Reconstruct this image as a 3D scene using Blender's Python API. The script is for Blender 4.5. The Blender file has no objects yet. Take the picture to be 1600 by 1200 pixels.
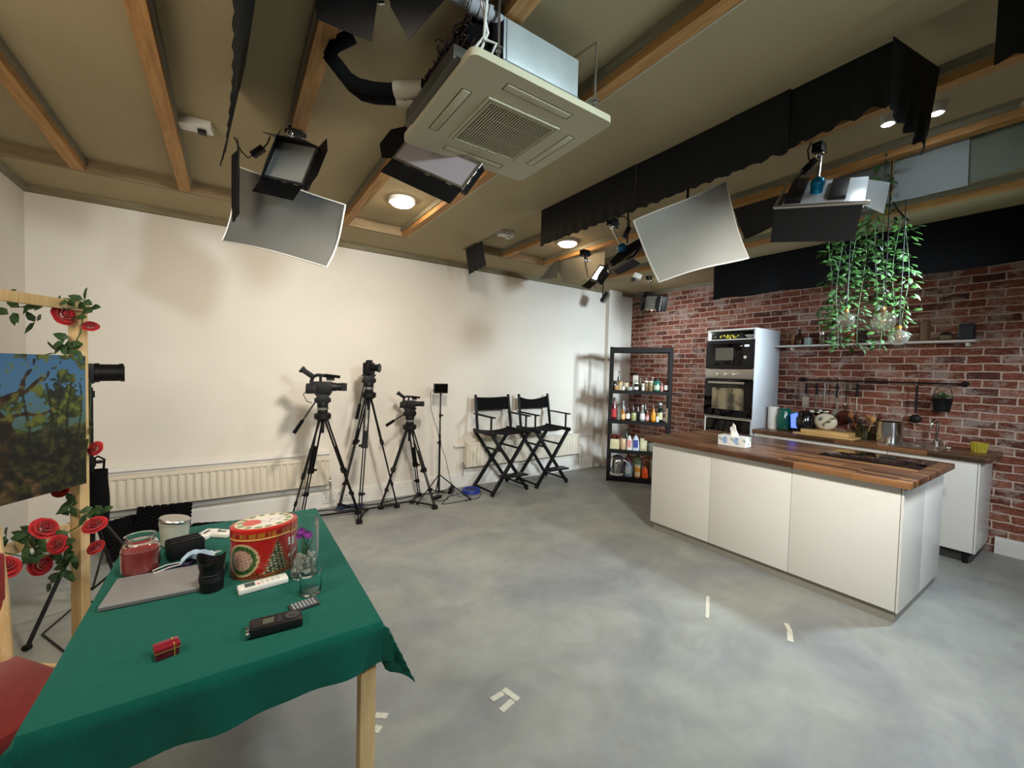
import bpy, bmesh, math, random
from mathutils import Vector, Matrix
SC = bpy.context.scene
COL = SC.collection
R = math.radians
# ------------------------------------------------------------ camera
FPX = 649.69; HC = 1.53
YAW, PIT, ROL = R(34.1239), R(-1.9541), R(1.4192)
_f = Vector((math.sin(YAW)*math.cos(PIT), math.cos(YAW)*math.cos(PIT), math.sin(PIT)))
_r0 = Vector((math.cos(YAW), -math.sin(YAW), 0)); _u0 = _r0.cross(_f)
_r = _r0*math.cos(ROL) + _u0*math.sin(ROL); _u = -_r0*math.sin(ROL) + _u0*math.cos(ROL)
CP = Vector((0, 0, HC))
cd = bpy.data.cameras.new('camera'); cam = bpy.data.objects.new('camera', cd); COL.objects.link(cam)
m = Matrix((( _r.x, _u.x, -_f.x, 0), (_r.y, _u.y, -_f.y, 0), (_r.z, _u.z, -_f.z, 0), (0, 0, 0, 1)))
cam.matrix_world = Matrix.Translation(CP) @ m
cd.sensor_width = 36; cd.lens = FPX/1600*36; cd.clip_start = 0.05; cd.clip_end = 60
SC.camera = cam
# real places measured along a sight line: on a height z, on a wall x= or y=, or at a depth
def ray(x, y): return _r*((x-800)/FPX) + _u*((600-y)/FPX) + _f
def PZ(x, y, z=0.0): d = ray(x, y); return CP + d*((z-HC)/d.z)
def PX(x, y, X): d = ray(x, y); return CP + d*(X/d.x)
def PY(x, y, Y): d = ray(x, y); return CP + d*(Y/d.y)
def PD(x, y, D): return CP + ray(x, y)*D
# ------------------------------------------------------------ world, colour management
w = bpy.data.worlds.new('world'); SC.world = w; w.use_nodes = True
w.node_tree.nodes['Background'].inputs[0].default_value = (0.8, 0.85, 1, 1)
w.node_tree.nodes['Background'].inputs[1].default_value = 0.02
SC.view_settings.view_transform = 'Standard'; SC.view_settings.look = 'None'
SC.view_settings.exposure = 0.25; SC.view_settings.gamma = 1.0; SC.view_settings.use_curve_mapping = False
def area(name, loc, target, size, power, color, sy=None, spread=180):
    l = bpy.data.lights.new(name, 'AREA'); l.energy = power; l.color = color; l.size = size
    if sy: l.shape = 'RECTANGLE'; l.size_y = sy
    l.spread = R(spread)
    o = bpy.data.objects.new(name, l); COL.objects.link(o); o.location = loc
    o.rotation_euler = (Vector(target)-Vector(loc)).to_track_quat('-Z', 'Y').to_euler()
    return o
WARM = (1.0, 0.83, 0.64); NEUT = (1.0, 0.93, 0.85); COOL = (0.80, 0.92, 1.0)
# added LED panel lamps, some inferred from the light, others put in as fill (their housings are built further down)
LAMPS = [  # place, aim, size, watts, colour, spread
    ((1.10, 2.08, 2.79), (0.55, 4.78, 0.75), .24, 27, (1.0, 0.91, 0.79), 122, 'added warm panel lamp hidden behind the air conditioner to light the back wall'),
    ((-1.05, 1.00, 2.15), (-0.2, 3.8, 1.4), .80, 20, (1.0, 0.87, 0.70), 160, 'added warm fill panel high by the left wall'),
    ((4.72, 0.08, 2.66), (2.2, 1.5, 0.0), .22, 19, (0.74, 0.89, 1.0), 90, 'cool panel lamp over the counter end, aimed at the floor'),
    ((4.25, -0.35, 2.45), (4.25, 4.78, 1.55), .60, 30, (0.76, 0.91, 1.0), 48, 'cool panel lamp over the counter end, aimed at the far corner'),
    ((1.95, 0.08, 2.25), (3.5, 1.85, 0.55), .20, 20, (1.0, 0.95, 0.86), 105, 'small panel lamp at the right of the camera, aimed at the island doors'),
    ((1.7, -1.6, 2.50), (1.0, 1.3, 2.70), .30, 8, (0.78, 0.95, 1.0), 50, 'cool panel lamp at the camera end of the studio, aimed at the air conditioner'),
    ((1.5, -0.5, 2.8), (1.5, 1.3, 0.0), .30, 22, (0.88, 0.96, 0.96), 110, 'added neutral fill panel under the ceiling behind the camera, aimed at the floor'),
    ((3.1, -1.3, 2.35), (5.3, 1.1, 1.0), .40, 10, (0.76, 0.89, 1.0), 80, 'added cool panel lamp behind the camera on the right, brightening the counter'),
    ((0.25, 0.9, 2.86), (0.1, 1.9, 0.0), .25, 11, (1.0, 0.87, 0.68), 120, 'added warm panel lamp under the ceiling over the green table'),
    ((4.55, 4.30, 2.60), (5.68, 3.1, 1.6), .12, 6, (0.95, 0.95, 1.0), 120, 'small lamp in the far corner, aimed at the brick wall'),
]
for p_, a_, s_, w_, c_, sp_, _ in LAMPS: area('panel_lamp_light', p_, a_, s_, w_, c_, spread=sp_)
# ------------------------------------------------------------ mesh builder
def sl(c):
    return tuple(((v/12.92) if v <= 0.04045 else ((v+0.055)/1.055)**2.4) for v in c)
def hx(s):
    s = s.lstrip('#'); return sl(tuple(int(s[i:i+2], 16)/255 for i in (0, 2, 4)))
def rotto(a, b):
    d = Vector(b)-Vector(a); return d.to_track_quat('Z', 'Y').to_matrix() if d.length > 1e-9 else Matrix.Identity(3)
class MB:
    def __init__(s): s.v = []; s.f = []
    def add(s, vs, fs):
        n = len(s.v); s.v += [Vector(v) for v in vs]; s.f += [tuple(i+n for i in f) for f in fs]; return s
    def box(s, lo, hi, rz=0, piv=None):
        x0, y0, z0 = lo; x1, y1, z1 = hi
        vs = [Vector(p) for p in ((x0,y0,z0),(x1,y0,z0),(x1,y1,z0),(x0,y1,z0),(x0,y0,z1),(x1,y0,z1),(x1,y1,z1),(x0,y1,z1))]
        if rz:
            c = Vector(piv) if piv else (Vector(lo)+Vector(hi))/2; M = Matrix.Rotation(rz, 3, 'Z'); vs = [M @ (v-c)+c for v in vs]
        return s.add(vs, [(0,3,2,1),(4,5,6,7),(0,1,5,4),(1,2,6,5),(2,3,7,6),(3,0,4,7)])
    def bx(s, c, d, M=None):     # centre, size, optional rotation matrix
        c = Vector(c); vs = []
        for z in (-.5, .5):
            for x, y in ((-.5,-.5),(.5,-.5),(.5,.5),(-.5,.5)):
                p = Vector((x*d[0], y*d[1], z*d[2])); vs.append((M @ p if M else p)+c)
        return s.add(vs, [(0,3,2,1),(4,5,6,7),(0,1,5,4),(1,2,6,5),(2,3,7,6),(3,0,4,7)])
    def cyl(s, a, b, r, r2=None, n=12, cap=True):
        a = Vector(a); b = Vector(b); r2 = r if r2 is None else r2; M = rotto(a, b); vs = []
        for p, q in ((a, r), (b, r2)):
            for i in range(n):
                t = 2*math.pi*i/n; vs.append(p + M @ Vector((q*math.cos(t), q*math.sin(t), 0)))
        fs = [(i, (i+1) % n, n+(i+1) % n, n+i) for i in range(n)]
        if cap: fs += [tuple(range(n-1, -1, -1)), tuple(range(n, 2*n))]
        return s.add(vs, fs)
    def beam(s, a, b, w, h, up=(0, 0, 1)):      # rectangular bar from a to b, w across, h along up
        a = Vector(a); b = Vector(b); d = (b-a).normalized(); u = Vector(up); x = d.cross(u)
        if x.length < 1e-6: x = Vector((1, 0, 0))
        x.normalize(); y = x.cross(d).normalized(); vs = []
        for p in (a, b):
            for i, j in ((-.5,-.5),(.5,-.5),(.5,.5),(-.5,.5)): vs.append(p + x*w*i + y*h*j)
        return s.add(vs, [(0,3,2,1),(4,5,6,7),(0,1,5,4),(1,2,6,5),(2,3,7,6),(3,0,4,7)])
    def tube(s, pts, r, n=8):
        pts = [Vector(p) for p in pts]; rs = r if isinstance(r, (list, tuple)) else [r]*len(pts); vs = []
        px = None
        for k, p in enumerate(pts):
            d = (pts[min(k+1, len(pts)-1)] - pts[max(k-1, 0)]).normalized()
            if px is None:
                px = d.orthogonal().normalized()
            else:
                px = (px - d*px.dot(d)); px = px.normalized() if px.length > 1e-6 else d.orthogonal().normalized()
            py = d.cross(px)
            for i in range(n):
                t = 2*math.pi*i/n; vs.append(p + px*(rs[k]*math.cos(t)) + py*(rs[k]*math.sin(t)))
        fs = []
        for k in range(len(pts)-1):
            for i in range(n): fs.append((k*n+i, k*n+(i+1) % n, (k+1)*n+(i+1) % n, (k+1)*n+i))
        L = (len(pts)-1)*n; fs += [tuple(range(n-1, -1, -1)), tuple(range(L, L+n))]
        return s.add(vs, fs)
    def lathe(s, prof, c=(0, 0, 0), n=20, sx=1, sy=1, M=None):
        c = Vector(c); vs = []; fs = []
        for r, z in prof:
            for i in range(n):
                t = 2*math.pi*i/n; p = Vector((max(r, 1e-4)*math.cos(t)*sx, max(r, 1e-4)*math.sin(t)*sy, z)); vs.append((M @ p if M else p)+c)
        for k in range(len(prof)-1):
            for i in range(n): fs.append((k*n+i, k*n+(i+1) % n, (k+1)*n+(i+1) % n, (k+1)*n+i))
        L = (len(prof)-1)*n; fs += [tuple(range(n-1, -1, -1)), tuple(range(L, L+n))]
        return s.add(vs, fs)
    def ball(s, c, r, n=12, sc=(1, 1, 1), M=None):
        k = max(4, n//2); prof = [(math.sin(math.pi*i/k), -math.cos(math.pi*i/k)) for i in range(k+1)]
        c = Vector(c); vs = []; fs = []
        for q, z in prof:
            for i in range(n):
                t = 2*math.pi*i/n; p = Vector((max(q, 1e-4)*math.cos(t)*sc[0], max(q, 1e-4)*math.sin(t)*sc[1], z*sc[2]))*r; vs.append((M @ p if M else p)+c)
        for j in range(k):
            for i in range(n): fs.append((j*n+i, j*n+(i+1) % n, (j+1)*n+(i+1) % n, (j+1)*n+i))
        return s.add(vs, fs)
    def prism(s, poly, ext):      # poly: 3D points, extruded by vector ext
        e = Vector(ext); n = len(poly); vs = [Vector(p) for p in poly]+[Vector(p)+e for p in poly]
        return s.add(vs, [tuple(range(n-1, -1, -1)), tuple(range(n, 2*n))]+[(i, (i+1) % n, n+(i+1) % n, n+i) for i in range(n)])
    def sheet(s, rows, th, nrm=None):    # rows: grid of points [i][j]; thickened
        a = len(rows); b = len(rows[0]); P = [[Vector(p) for p in r] for r in rows]; N = []
        for i in range(a):
            for j in range(b):
                du = P[min(i+1, a-1)][j]-P[max(i-1, 0)][j]; dv = P[i][min(j+1, b-1)]-P[i][max(j-1, 0)]
                nn = du.cross(dv); N.append(nn.normalized() if nn.length > 1e-12 else Vector((0, 0, 1)))
        top = [P[i][j]+N[i*b+j]*th/2 for i in range(a) for j in range(b)]; bot = [P[i][j]-N[i*b+j]*th/2 for i in range(a) for j in range(b)]
        fs = []; o = a*b
        for i in range(a-1):
            for j in range(b-1):
                q = (i*b+j, (i+1)*b+j, (i+1)*b+j+1, i*b+j+1); fs.append(q); fs.append(tuple(o+k for k in reversed(q)))
        for i in range(a-1):
            fs.append((i*b, o+i*b, o+(i+1)*b, (i+1)*b)); k = b-1; fs.append((i*b+k, (i+1)*b+k, o+(i+1)*b+k, o+i*b+k))
        for j in range(b-1):
            fs.append((j, j+1, o+j+1, o+j)); k = (a-1)*b; fs.append((k+j, o+k+j, o+k+j+1, k+j+1))
        return s.add(top+bot, fs)
    def xf(s, M):
        s.v = [M @ v for v in s.v]; return s
def mesh(name, mb, mat, smooth=True, bev=0, ang=35):
    me = bpy.data.meshes.new(name); me.from_pydata([tuple(v) for v in mb.v], [], mb.f)
    bm = bmesh.new(); bm.from_mesh(me)
    bmesh.ops.recalc_face_normals(bm, faces=bm.faces)
    if bev:
        es = [e for e in bm.edges if len(e.link_faces) == 2 and e.calc_face_angle(0) > R(40)]
        bmesh.ops.bevel(bm, geom=es, offset=bev, segments=2, profile=0.6, affect='EDGES', clamp_overlap=True)
    bm.to_mesh(me); bm.free()
    for m_ in (mat if isinstance(mat, (list, tuple)) else [mat]): me.materials.append(m_)
    if smooth:
        me.polygons.foreach_set('use_smooth', [True]*len(me.polygons))
        me.set_sharp_from_angle(angle=R(ang))
    me.update(); return me
def props(o, label=None, cat=None, group=None, kind=None):
    if label: o['label'] = label
    if cat: o['category'] = cat
    if group: o['group'] = group
    if kind: o['kind'] = kind
def thing(name, label, cat, loc=(0, 0, 0), rz=0, group=None, rx=0, ry=0):
    o = bpy.data.objects.new(name, None); COL.objects.link(o); o.empty_display_size = 0.05
    o.location = loc; o.rotation_euler = (rx, ry, rz); props(o, label, cat, group); return o
def TM(t): return Matrix.Translation(t.location) @ t.rotation_euler.to_matrix().to_4x4()
def part(t, name, mb, mat, world=False, smooth=True, bev=0, label=None, kind=None, root=None):
    if world: mb.xf(TM(root or t).inverted())
    o = bpy.data.objects.new(name, mesh(name, mb, mat, smooth, bev)); COL.objects.link(o); o.parent = t
    props(o, label, None, None, kind); return o
def solo(name, mb, mat, label, cat, group=None, kind=None, smooth=True, bev=0, origin=None):
    xs = [v.x for v in mb.v]; ys = [v.y for v in mb.v]; zs = [v.z for v in mb.v]
    c = Vector(origin) if origin else Vector(((min(xs)+max(xs))/2, (min(ys)+max(ys))/2, min(zs)))
    mb.xf(Matrix.Translation(-c)); o = bpy.data.objects.new(name, mesh(name, mb, mat, smooth, bev)); COL.objects.link(o); o.location = c
    props(o, label, cat, group, kind); return o
def struct(name, mb, mat, smooth=False, bev=0):
    return solo(name, mb, mat, None, None, None, 'structure', smooth, bev, origin=(0, 0, 0))
def dup(root, loc, rz=0, label=None, group=None):
    r = root.copy(); COL.objects.link(r); r.location = loc; r.rotation_euler = (root.rotation_euler.x, root.rotation_euler.y, rz)
    if label: r['label'] = label
    if group: r['group'] = group
    for ch in list(root.children):
        c = ch.copy(); COL.objects.link(c); c.parent = r
        for g in list(ch.children):
            d = g.copy(); COL.objects.link(d); d.parent = c
    return r
def paint(o, fn):     # colour attribute from a python function of the local point
    me = o.data; a = me.color_attributes.new('Col', 'FLOAT_COLOR', 'POINT')
    for i, v in enumerate(me.vertices):
        c = fn(v.co); a.data[i].color = (*sl(c), 1)
# ------------------------------------------------------------ materials
def nm(name):
    m_ = bpy.data.materials.new(name); m_.use_nodes = True; nt = m_.node_tree; return m_, nt, nt.nodes['Principled BSDF']
def mat(name, col, rough=0.5, metal=0, spec=0.5, var=0.0, vs=8, bump=0, bs=60, emit=None, es=1, trans=0, ior=1.45, coat=0, sheen=0, alpha=1):
    m_, nt, b = nm(name); c = hx(col) if isinstance(col, str) else col
    b.inputs['Base Color'].default_value = (*c, 1); b.inputs['Roughness'].default_value = rough; b.inputs['Metallic'].default_value = metal
    b.inputs['Specular IOR Level'].default_value = spec; b.inputs['IOR'].default_value = ior
    b.inputs['Transmission Weight'].default_value = trans; b.inputs['Coat Weight'].default_value = coat; b.inputs['Sheen Weight'].default_value = sheen
    if emit: b.inputs['Emission Color'].default_value = (*(hx(emit) if isinstance(emit, str) else emit), 1); b.inputs['Emission Strength'].default_value = es
    tc = nt.nodes.new('ShaderNodeTexCoord')
    if var:
        n = nt.nodes.new('ShaderNodeTexNoise'); n.inputs['Scale'].default_value = vs; n.inputs['Detail'].default_value = 4
        nt.links.new(tc.outputs['Object'], n.inputs['Vector'])
        r = nt.nodes.new('ShaderNodeValToRGB'); e = r.color_ramp.elements
        e[0].position = .3; e[1].position = .7
        e[0].color = (*[x*(1-var) for x in c], 1); e[1].color = (*[min(1, x*(1+var)) for x in c], 1)
        nt.links.new(n.outputs['Fac'], r.inputs['Fac']); nt.links.new(r.outputs['Color'], b.inputs['Base Color'])
    if bump:
        n = nt.nodes.new('ShaderNodeTexNoise'); n.inputs['Scale'].default_value = bs; n.inputs['Detail'].default_value = 3
        nt.links.new(tc.outputs['Object'], n.inputs['Vector'])
        bp = nt.nodes.new('ShaderNodeBump'); bp.inputs['Strength'].default_value = bump; bp.inputs['Distance'].default_value = 0.01
        nt.links.new(n.outputs['Fac'], bp.inputs['Height']); nt.links.new(bp.outputs['Normal'], b.inputs['Normal'])
    return m_
def vcol(name, rough=0.5, coat=0):
    m_, nt, b = nm(name); a = nt.nodes.new('ShaderNodeAttribute'); a.attribute_name = 'Col'
    nt.links.new(a.outputs['Color'], b.inputs['Base Color']); b.inputs['Roughness'].default_value = rough; b.inputs['Coat Weight'].default_value = coat; return m_
def ramp(nt, pts):
    r = nt.nodes.new('ShaderNodeValToRGB'); cr = r.color_ramp
    while len(cr.elements) > len(pts): cr.elements.remove(cr.elements[-1])
    while len(cr.elements) < len(pts): cr.elements.new(0.5)
    for e, (p, c) in zip(cr.elements, pts): e.position = p; e.color = (*(hx(c) if isinstance(c, str) else c), 1)
    return r
def mixc(nt, a, b, f, mode='MIX'):
    n = nt.nodes.new('ShaderNodeMix'); n.data_type = 'RGBA'; n.blend_type = mode
    for s_, v in ((n.inputs[0], f), (n.inputs[6], a), (n.inputs[7], b)):
        if hasattr(v, 'links'): nt.links.new(v, s_)
        elif isinstance(v, (int, float)): s_.default_value = v
        else: s_.default_value = (*v, 1)
    return n.outputs[2]
def noise(nt, vec, scale, detail=4, rough=0.5, dist=0):
    n = nt.nodes.new('ShaderNodeTexNoise'); n.inputs['Scale'].default_value = scale; n.inputs['Detail'].default_value = detail
    n.inputs['Roughness'].default_value = rough; n.inputs['Distortion'].default_value = dist; nt.links.new(vec, n.inputs['Vector']); return n.outputs['Fac']
def mapping(nt, vec, sc=(1, 1, 1), rot=(0, 0, 0), loc=(0, 0, 0)):
    n = nt.nodes.new('ShaderNodeMapping'); n.inputs['Scale'].default_value = sc; n.inputs['Rotation'].default_value = rot; n.inputs['Location'].default_value = loc
    nt.links.new(vec, n.inputs['Vector']); return n.outputs['Vector']
def tcoord(nt): return nt.nodes.new('ShaderNodeTexCoord').outputs['Object']
def wood_mat(name, c1, c2, axis, rough=0.5, fine=1.0, coat=0):
    m_, nt, b = nm(name); v = tcoord(nt); sc = [14*fine]*3; sc[axis] = 1.2*fine
    n1 = noise(nt, mapping(nt, v, sc), 3.0, 5, 0.6, 0.6); r = ramp(nt, [(0.3, c1), (0.7, c2)]); nt.links.new(n1, r.inputs[0])
    nt.links.new(r.outputs[0], b.inputs['Base Color']); b.inputs['Roughness'].default_value = rough; b.inputs['Coat Weight'].default_value = coat; return m_
def stave_mat(name, cols, rough=0.4):      # butcher block: long staves along Y, seen on XY
    m_, nt, b = nm(name); v = tcoord(nt)
    vm = mapping(nt, v, (1, 1, 1), (0, 0, R(90)))
    bt = nt.nodes.new('ShaderNodeTexBrick'); nt.links.new(vm, bt.inputs['Vector'])
    bt.inputs['Scale'].default_value = 1; bt.inputs['Brick Width'].default_value = 0.34; bt.inputs['Row Height'].default_value = 0.034
    bt.inputs['Mortar Size'].default_value = 0.0006; bt.inputs['Bias'].default_value = 0.0; bt.offset = 0.37; bt.offset_frequency = 2
    bt.inputs['Color1'].default_value = (0, 0, 0, 1); bt.inputs['Color2'].default_value = (1, 1, 1, 1); bt.inputs['Mortar'].default_value = (0.1, 0.1, 0.1, 1)
    r = ramp(nt, [(0, cols[0]), (0.5, cols[1]), (1, cols[2])]); nt.links.new(bt.outputs['Color'], r.inputs[0])
    g = noise(nt, mapping(nt, v, (50, 2.5, 50)), 2.5, 5, 0.65, 0.5); g2 = ramp(nt, [(0.25, (0.55, 0.55, 0.55)), (0.75, (1.25, 1.2, 1.15))]); nt.links.new(g, g2.inputs[0])
    nt.links.new(mixc(nt, r.outputs[0], g2.outputs[0], 0.8, 'MULTIPLY'), b.inputs['Base Color']); b.inputs['Roughness'].default_value = rough; return m_
def brick_mat():
    m_, nt, b = nm('brick_wallpaper'); v = tcoord(nt)
    sx = nt.nodes.new('ShaderNodeSeparateXYZ'); nt.links.new(v, sx.inputs[0])
    cx = nt.nodes.new('ShaderNodeCombineXYZ'); nt.links.new(sx.outputs[1], cx.inputs[0]); nt.links.new(sx.outputs[2], cx.inputs[1])
    wob = nt.nodes.new('ShaderNodeTexNoise'); wob.inputs['Scale'].default_value = 9; wob.inputs['Detail'].default_value = 3; nt.links.new(cx.outputs[0], wob.inputs['Vector'])
    va = nt.nodes.new('ShaderNodeVectorMath'); va.operation = 'MULTIPLY_ADD'; nt.links.new(wob.outputs['Color'], va.inputs[0])
    va.inputs[1].default_value = (0.03, 0.022, 0); nt.links.new(cx.outputs[0], va.inputs[2])
    bt = nt.nodes.new('ShaderNodeTexBrick'); nt.links.new(va.outputs[0], bt.inputs['Vector']); bt.inputs['Scale'].default_value = 1
    bt.inputs['Brick Width'].default_value = 0.215; bt.inputs['Row Height'].default_value = 0.074; bt.inputs['Mortar Size'].default_value = 0.0065
    bt.inputs['Mortar Smooth'].default_value = 0.35; bt.offset = 0.5
    bt.inputs['Color1'].default_value = (0, 0, 0, 1); bt.inputs['Color2'].default_value = (1, 1, 1, 1); bt.inputs['Mortar'].default_value = (0.5, 0.5, 0.5, 1)
    r = ramp(nt, [(0, '#54302a'), (0.35, '#74402f'), (0.7, '#8a523f'), (1, '#9a6c5c')]); nt.links.new(bt.outputs['Color'], r.inputs[0])
    n1 = noise(nt, mapping(nt, cx.outputs[0], (1, 2.2, 1)), 20, 8, 0.78); d1 = ramp(nt, [(0.36, (0.3, 0.27, 0.26)), (0.66, (1.65, 1.65, 1.65))]); nt.links.new(n1, d1.inputs[0])
    base = mixc(nt, r.outputs[0], d1.outputs[0], 0.75, 'MULTIPLY')
    n2 = noise(nt, mapping(nt, cx.outputs[0], (1, 1.7, 1), loc=(3, 1, 0)), 3.6, 9, 0.75); w2 = ramp(nt, [(0.50, (0, 0, 0)), (0.58, (0.7, 0.7, 0.7))]); nt.links.new(n2, w2.inputs[0])
    base = mixc(nt, base, hx('#a3958c'), w2.outputs[0])
    mort = mixc(nt, base, hx('#bfab9d'), bt.outputs['Fac'])
    n3 = noise(nt, cx.outputs[0], 55, 6, 0.8); d3 = ramp(nt, [(0.35, (0.55, 0.55, 0.55)), (0.65, (1.35, 1.35, 1.35))]); nt.links.new(n3, d3.inputs[0]); mort = mixc(nt, mort, d3.outputs[0], 0.8, 'MULTIPLY')
    nt.links.new(mort, b.inputs['Base Color']); b.inputs['Roughness'].default_value = 0.75; b.inputs['Specular IOR Level'].default_value = 0.25
    return m_
def floor_mat():
    m_, nt, b = nm('polished_concrete'); v = tcoord(nt)
    n1 = noise(nt, mapping(nt, v, (1, 1.5, 1)), 1.1, 8, 0.62, 0.8); n2 = noise(nt, v, 4.5, 6, 0.6, 0.5)
    r = ramp(nt, [(0.3, '#7f8183'), (0.47, '#8b8d8c'), (0.56, '#93958f'), (0.72, '#9b9d99')]); nt.links.new(n1, r.inputs[0])
    r2 = ramp(nt, [(0.35, (0.88, 0.88, 0.87)), (0.65, (1.05, 1.05, 1.05))]); nt.links.new(n2, r2.inputs[0])
    nt.links.new(mixc(nt, r.outputs[0], r2.outputs[0], 1.0, 'MULTIPLY'), b.inputs['Base Color'])
    rr = nt.nodes.new('ShaderNodeMapRange'); rr.inputs[3].default_value = 0.38; rr.inputs[4].default_value = 0.62; nt.links.new(n2, rr.inputs[0])
    nt.links.new(rr.outputs[0], b.inputs['Roughness']); b.inputs['Specular IOR Level'].default_value = 0.35; return m_
def glass_mat(name, col='#ffffff', rough=0.02, ior=1.45):
    m_, nt, b = nm(name); c = hx(col)
    b.inputs['Base Color'].default_value = (*c, 1); b.inputs['Roughness'].default_value = rough; b.inputs['Transmission Weight'].default_value = 1; b.inputs['IOR'].default_value = ior
    return m_
M = {}
M['wall'] = mat('painted_white_wall', '#d8d2c8', 0.75, spec=0.25, var=0.02, vs=2, bump=0.06, bs=30)
M['trimw'] = mat('white_gloss_trim', '#dcdad5', 0.4)
M['brick'] = brick_mat(); M['floor'] = floor_mat()
M['ceil'] = mat('bare_ceiling_board', '#a69879', 0.9, spec=0.1, var=0.06, vs=1.5, bump=0.1, bs=150)
M['timber'] = wood_mat('raw_timber_y', '#95693a', '#c19256', 1, 0.7)
M['timberx'] = wood_mat('raw_timber_x', '#7d6a50', '#94805f', 0, 0.8)
M['grey_timber'] = wood_mat('weathered_timber', '#75705e', '#898470', 1, 0.8)
M['trimwood'] = wood_mat('wall_batten_wood', '#6b6149', '#857a5e', 0, 0.8)
M['boardedge'] = mat('board_edge', '#b5ae9c', 0.8)
M['black'] = mat('black_plastic', '#0e0e10', 0.5, spec=0.35, bump=0.05)
M['blackm'] = mat('black_metal', '#0c0c0d', 0.5, spec=.35)
M['blackf'] = mat('black_fabric', '#0c0c0e', 0.9, spec=0.15, bump=0.3, bs=300)
M['foil'] = mat('black_sheet', '#15181a', 0.62, spec=0.3, var=0.1, vs=5, bump=0.12, bs=25)
M['greysheet'] = mat('grey_card', '#8b9394', 0.8, spec=0.2, var=0.05, vs=4)
M['white'] = mat('white_lacquer', '#dedcd6', 0.28, var=0.01)
M['whitep'] = mat('white_plastic', '#dcdbd6', 0.4, bump=0.02)
M['acp'] = mat('aged_white_plastic', '#b5b096', 0.5, bump=0.02)
M['radw'] = mat('radiator_enamel', '#d9d0be', 0.45, bump=0.02)
M['galv'] = mat('galvanised_steel', '#b8c0c2', 0.42, metal=0.55, var=0.08, vs=10, bump=0.03)
M['steel'] = mat('brushed_steel', '#b9b6b0', 0.28, metal=0.95, var=0.04)
M['chrome'] = mat('chrome', '#d5d5d5', 0.08, metal=1, var=0.01)
M['glass'] = glass_mat('clear_glass'); M['bulb'] = mat('bulb_glass', '#f2f2ec', 0.02, spec=0.8, trans=0.93, ior=1.35, coat=0.6); M['greeng'] = glass_mat('green_glass', '#7fc9b0', 0.05)
M['bglass'] = mat('black_glass', '#050506', 0.05, spec=0.5, var=0.01)
M['top'] = stave_mat('oiled_walnut_staves', ['#3a2415', '#63412a', '#906640'], 0.34)
M['pine'] = wood_mat('pine', '#c3a06a', '#dcc091', 2, 0.55)
M['cloth'] = mat('green_cloth', '#0a5549', 0.95, spec=0.1, var=0.06, vs=40, bump=0.25, bs=400, sheen=0.1)
M['plinth'] = mat('plinth_grey', '#8d8a80', 0.4, var=0.02)
M['screen'] = mat('shaded_diffuser_fabric', '#6a6a66', 0.8, spec=0.2, var=0.02, bump=0.05, bs=20)  # shade on the left screen is put into this darker fabric colour
M['screen2'] = mat('pale_diffuser_fabric', '#a3a49f', 0.8, spec=0.2, var=0.02, bump=0.05, bs=20)  # same fabric in a paler tone, so this screen looks better lit
M['paper'] = mat('white_paper', '#e6e4df', 0.8, bump=0.1, bs=30)
M['leafg'] = mat('rose_leaf', '#2e4a2a', 0.5, var=0.35, vs=30)
M['vine'] = mat('ivy_leaf', '#2a4a1e', 0.5, spec=0.3, var=0.55, vs=12)
M['stem'] = mat('green_stem', '#3f5534', 0.6, var=0.1)
M['rose'] = mat('red_silk', '#a81019', 0.7, var=0.25, vs=40, sheen=0.2)
M['redv'] = mat('red_velvet', '#7d1a1a', 0.9, var=0.15, vs=30, bump=0.2, bs=200, sheen=0.3)
M['oakl'] = wood_mat('light_board_wood', '#c09a5e', '#d8b77c', 1, 0.5)
M['foam'] = mat('foam_black', '#121213', 1.0, spec=0.05, var=0.2, vs=30, bump=0.5, bs=80)
M['lit_warm'] = mat('lit_diffuser_warm', '#ffffff', 0.5, emit=(1.0, 0.76, 0.50), es=48)
M['lit_cool'] = mat('lit_diffuser_cool', '#ffffff', 0.5, emit=(0.85, 0.95, 1.0), es=120)
M['lit_soft'] = mat('lit_panel', '#ffffff', 0.5, emit=(1.0, 0.93, 0.86), es=9)
def cm(col, rough=0.4, **k):
    key = (str(col), rough, str(k))
    if key not in M: M[key] = mat('finish_'+str(col).strip('#'), col, rough, var=0.03, **k)
    return M[key]
# ============================================================ the room
XL, XR, YB, YF, ZU, ZL = -1.31, 5.68, 4.78, -3.0, 2.94, 2.853
struct('floor', MB().box((XL-.1, YF-.1, -.1), (XR+.1, YB+.1, 0)), M['floor'])
struct('wall_back', MB().box((XL-.1, YB, 0), (XR+.1, YB+.1, 3.05)), M['wall'])
struct('wall_left', MB().box((XL-.1, YF, 0), (XL, YB, 3.05)), M['wall'])
struct('wall_right', MB().box((XR, YF, 0), (XR+.1, YB, 3.05)), M['brick'])
struct('wall_front', MB().box((XL-.1, YF-.1, 0), (XR+.1, YF, 3.05)), M['wall'])
struct('ceiling', MB().box((XL, YF, ZU), (XR, YB, ZU+.1)), M['ceil'])
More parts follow.
